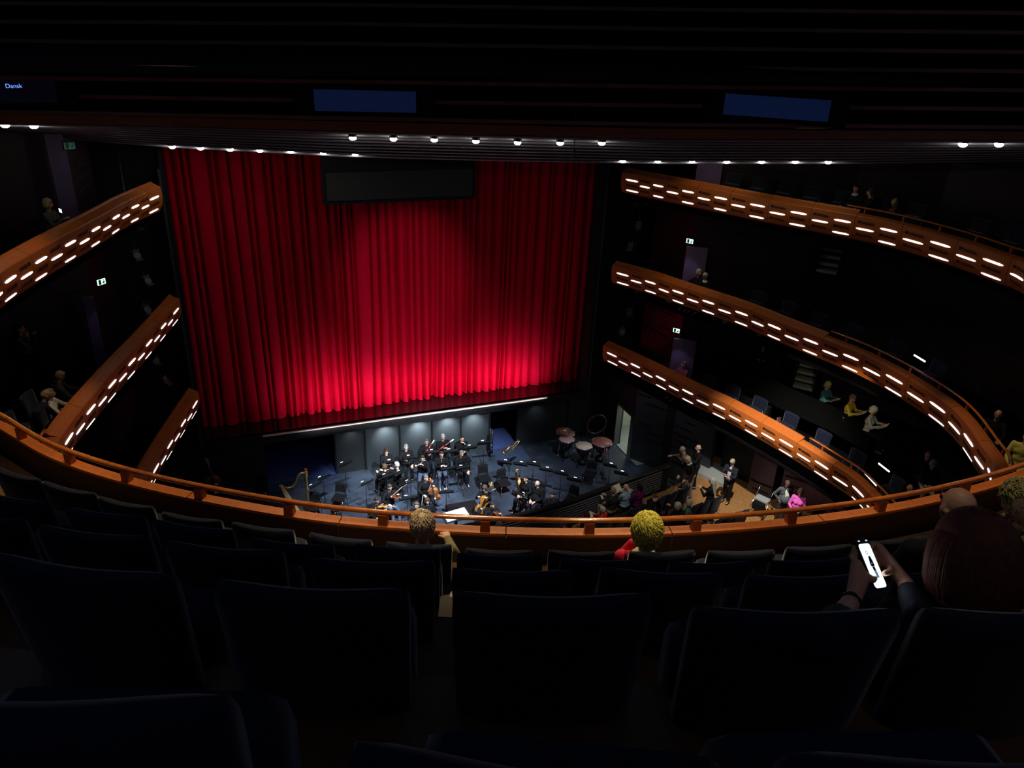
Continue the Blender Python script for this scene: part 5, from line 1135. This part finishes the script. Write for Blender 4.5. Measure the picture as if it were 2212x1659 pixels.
def blob(mb,pts,mi=0): mb.add([(x,y,z) for x,y in pts]+[(x,y,z+.0003) for x,y in pts],[tuple(range(len(pts))),tuple(range(2*len(pts)-1,len(pts)-1,-1))]+[(i,(i+1)%len(pts),(i+1)%len(pts)+len(pts),i+len(pts)) for i in range(len(pts))],mi,False)
blob(b,[(-.001,.024),(.004,.023),(.007,.018),(.009,.008),(.010,-.006),(.006,-.010),(-.007,-.009),(-.009,.0),(-.006,.012),(-.004,.020)])
blob(b,[(-.005,-.010),(.007,-.010),(.008,-.022),(-.003,-.022)])
b.tube([(-.0035+.005*math.cos(a),.034+.0055*math.sin(a),z) for a in np.linspace(0,2*PI,15)],.0007,4)
obj('picture',b,PM,dsp); b=MB(); blob(b,[(-.003,-.022),(.009,-.022),(.011,-.044),(-.002,-.044)]); blob(b,[(-.004,.006),(.003,.008),(.005,.0),(-.003,-.003)]); obj('picture_light',b,PB,dsp)
for x in (-.018,.020): b=MB(); b.ell((x,hP/2-.008,.0045),(.006,.0025,.0006),10); obj('status_mark',b,mat('status_glow',(1,1,1),.5,emit=(.7,.85,1),es=.8) if x<0 else bpy.data.materials['status_glow'],ph)
# her two hands, closed on the phone
def Lp(x,y,z): return c+ex*x+ey*y+ez*z
def hand(name_,chain_list,palm_pts,fore,label_mat=SKIN,par=None):
    b=MB()
    for (p,q,r0,r1) in palm_pts: b.cap(p,q,r0,r1,12)
    for ch in chain_list:
        pts,rs=ch
        for i in range(len(pts)-1): b.cap(pts[i],pts[i+1],rs[i],rs[i+1],12)
    for (p,q,r0,r1) in fore: b.cap(p,q,r0,r1,14)
    return b
wl_=ud((1845,1290),2.27); el_=ud((1806,1350),2.10)
kL=Lp(-.055,-.010,-.012); 
L_=hand('l',[
 ([Lp(-.052,-.032,.004),Lp(-.046,-.050,.016),Lp(-.030,-.046,.014)],[.0115,.0105,.009]),      # thumb over the left edge
 ([Lp(-.056,.018,-.010),Lp(-.044,.030,-.022),Lp(-.015,.030,-.016)],[.0095,.009,.0075]),
 ([Lp(-.060,.000,-.012),Lp(-.046,.008,-.028),Lp(-.012,.008,-.018)],[.0098,.0092,.0078]),
 ([Lp(-.060,-.018,-.012),Lp(-.046,-.014,-.030),Lp(-.012,-.014,-.018)],[.0095,.009,.0075]),
 ([Lp(-.056,-.034,-.012),Lp(-.044,-.034,-.028),Lp(-.016,-.034,-.016)],[.0085,.008,.0068])],
 [(wl_,Lp(-.056,.004,-.008),.024,.017),(wl_,Lp(-.058,-.018,-.008),.024,.018),(wl_,Lp(-.052,-.036,-.002),.022,.016),(Lp(-.056,.006,-.008),Lp(-.052,-.036,-.004),.016,.016)],
 [(wl_,el_,.025,.034)])
kR=Lp(.085,.010,-.004); wr_=ud((1955,1258),2.36); er_=ud((1985,1330),2.22)
R_=hand('r',[
 ([Lp(.086,-.012,.002),Lp(.062,-.032,.014),Lp(.028,-.036,.014)],[.0125,.011,.009]),            # thumb on the screen
 ([Lp(.084,.052,-.004),Lp(.062,.060,-.006),Lp(.040,.042,-.010)],[.0095,.009,.0075]),
 ([Lp(.092,.038,-.010),Lp(.070,.034,-.026),Lp(.038,.024,-.014)],[.0098,.0092,.0078]),
 ([Lp(.094,.020,-.014),Lp(.070,.014,-.030),Lp(.036,.008,-.014)],[.0095,.009,.0075]),
 ([Lp(.092,.004,-.016),Lp(.068,-.004,-.030),Lp(.036,-.010,-.014)],[.0085,.008,.0068])],
 [(wr_,Lp(.088,.046,-.006),.022,.015),(wr_,Lp(.094,.024,-.012),.023,.017),(wr_,Lp(.090,-.006,-.010),.022,.017),(Lp(.088,.046,-.006),Lp(.090,-.004,-.012),.015,.017)],
 [(wr_,er_,.024,.032)])
for bb,nm in ((L_,'left'),(R_,'right')):
    me=tmp_eval(bb,.0035,5)
    inv=t.matrix_world.inverted(); a_=t.rotation_euler[2]; Ri=rotz(-a_); L0_=np.array(t.location)
    for v in me.vertices: q=Ri@(np.array(v.co)-L0_); v.co=Vector(q)
    me.materials.append(SKIN); obj('hand',me,None,t)
def toL(p): return rotz(-t.rotation_euler[2])@(np.array(p)-np.array(t.location))
b=MB(); dd=(el_-wl_)/np.linalg.norm(el_-wl_); s0_=wl_+dd*.035; b.tube([toL(s0_),toL(s0_+dd*.016)],.0315,20); o=obj('wristband',b,PLAST,t); o['label']='black band on the left wrist'
b=MB(); b.cap(toL(el_-dd*.03),toL(el_+dd*.12),.048,.06); obj('sleeve',b,cm('cloth_coat',(.012,.013,.02)),t); b=MB(); b.cap(toL(er_),toL(er_+np.array([.04,-.05,-.10])),.046,.06); b.cap(toL(wr_+ (er_-wr_)*.35),toL(er_),.036,.046); obj('sleeve',b,cm('cloth_coat',(.012,.013,.02)),t)
lamp('AREA','phone_glow',c+ez*.012,.10,(.8,.92,1),c+ez,sx=.06,sy=.13)

lamp('SPOT','hair_fill',(-4.3,-25.6,15.6),16,(1,.66,.5),(-3.85,-23.9,12.4),spot=20,blend=.9,size=.1)  # added fill above the viewpoint, lifts the phone woman's hair; no fitting there

lamp('SPOT','reader_fill',uz((1842,830),5.2),60,(1,.9,.65),uz((1845,866),3.2),spot=80,blend=1,size=.05)  # added fill over the boxes so the readers show
lamp('SPOT','row_downlight',(-2.9,-22.2,14.8),70,(1,.8,.5),uz((2066,1096),11.6),spot=22,blend=1,size=.05)
lamp('SPOT','row_downlight',(-1.4,-21.8,14.4),90,(1,.85,.55),uz((2196,1078),10.9),spot=24,blend=1,size=.05)
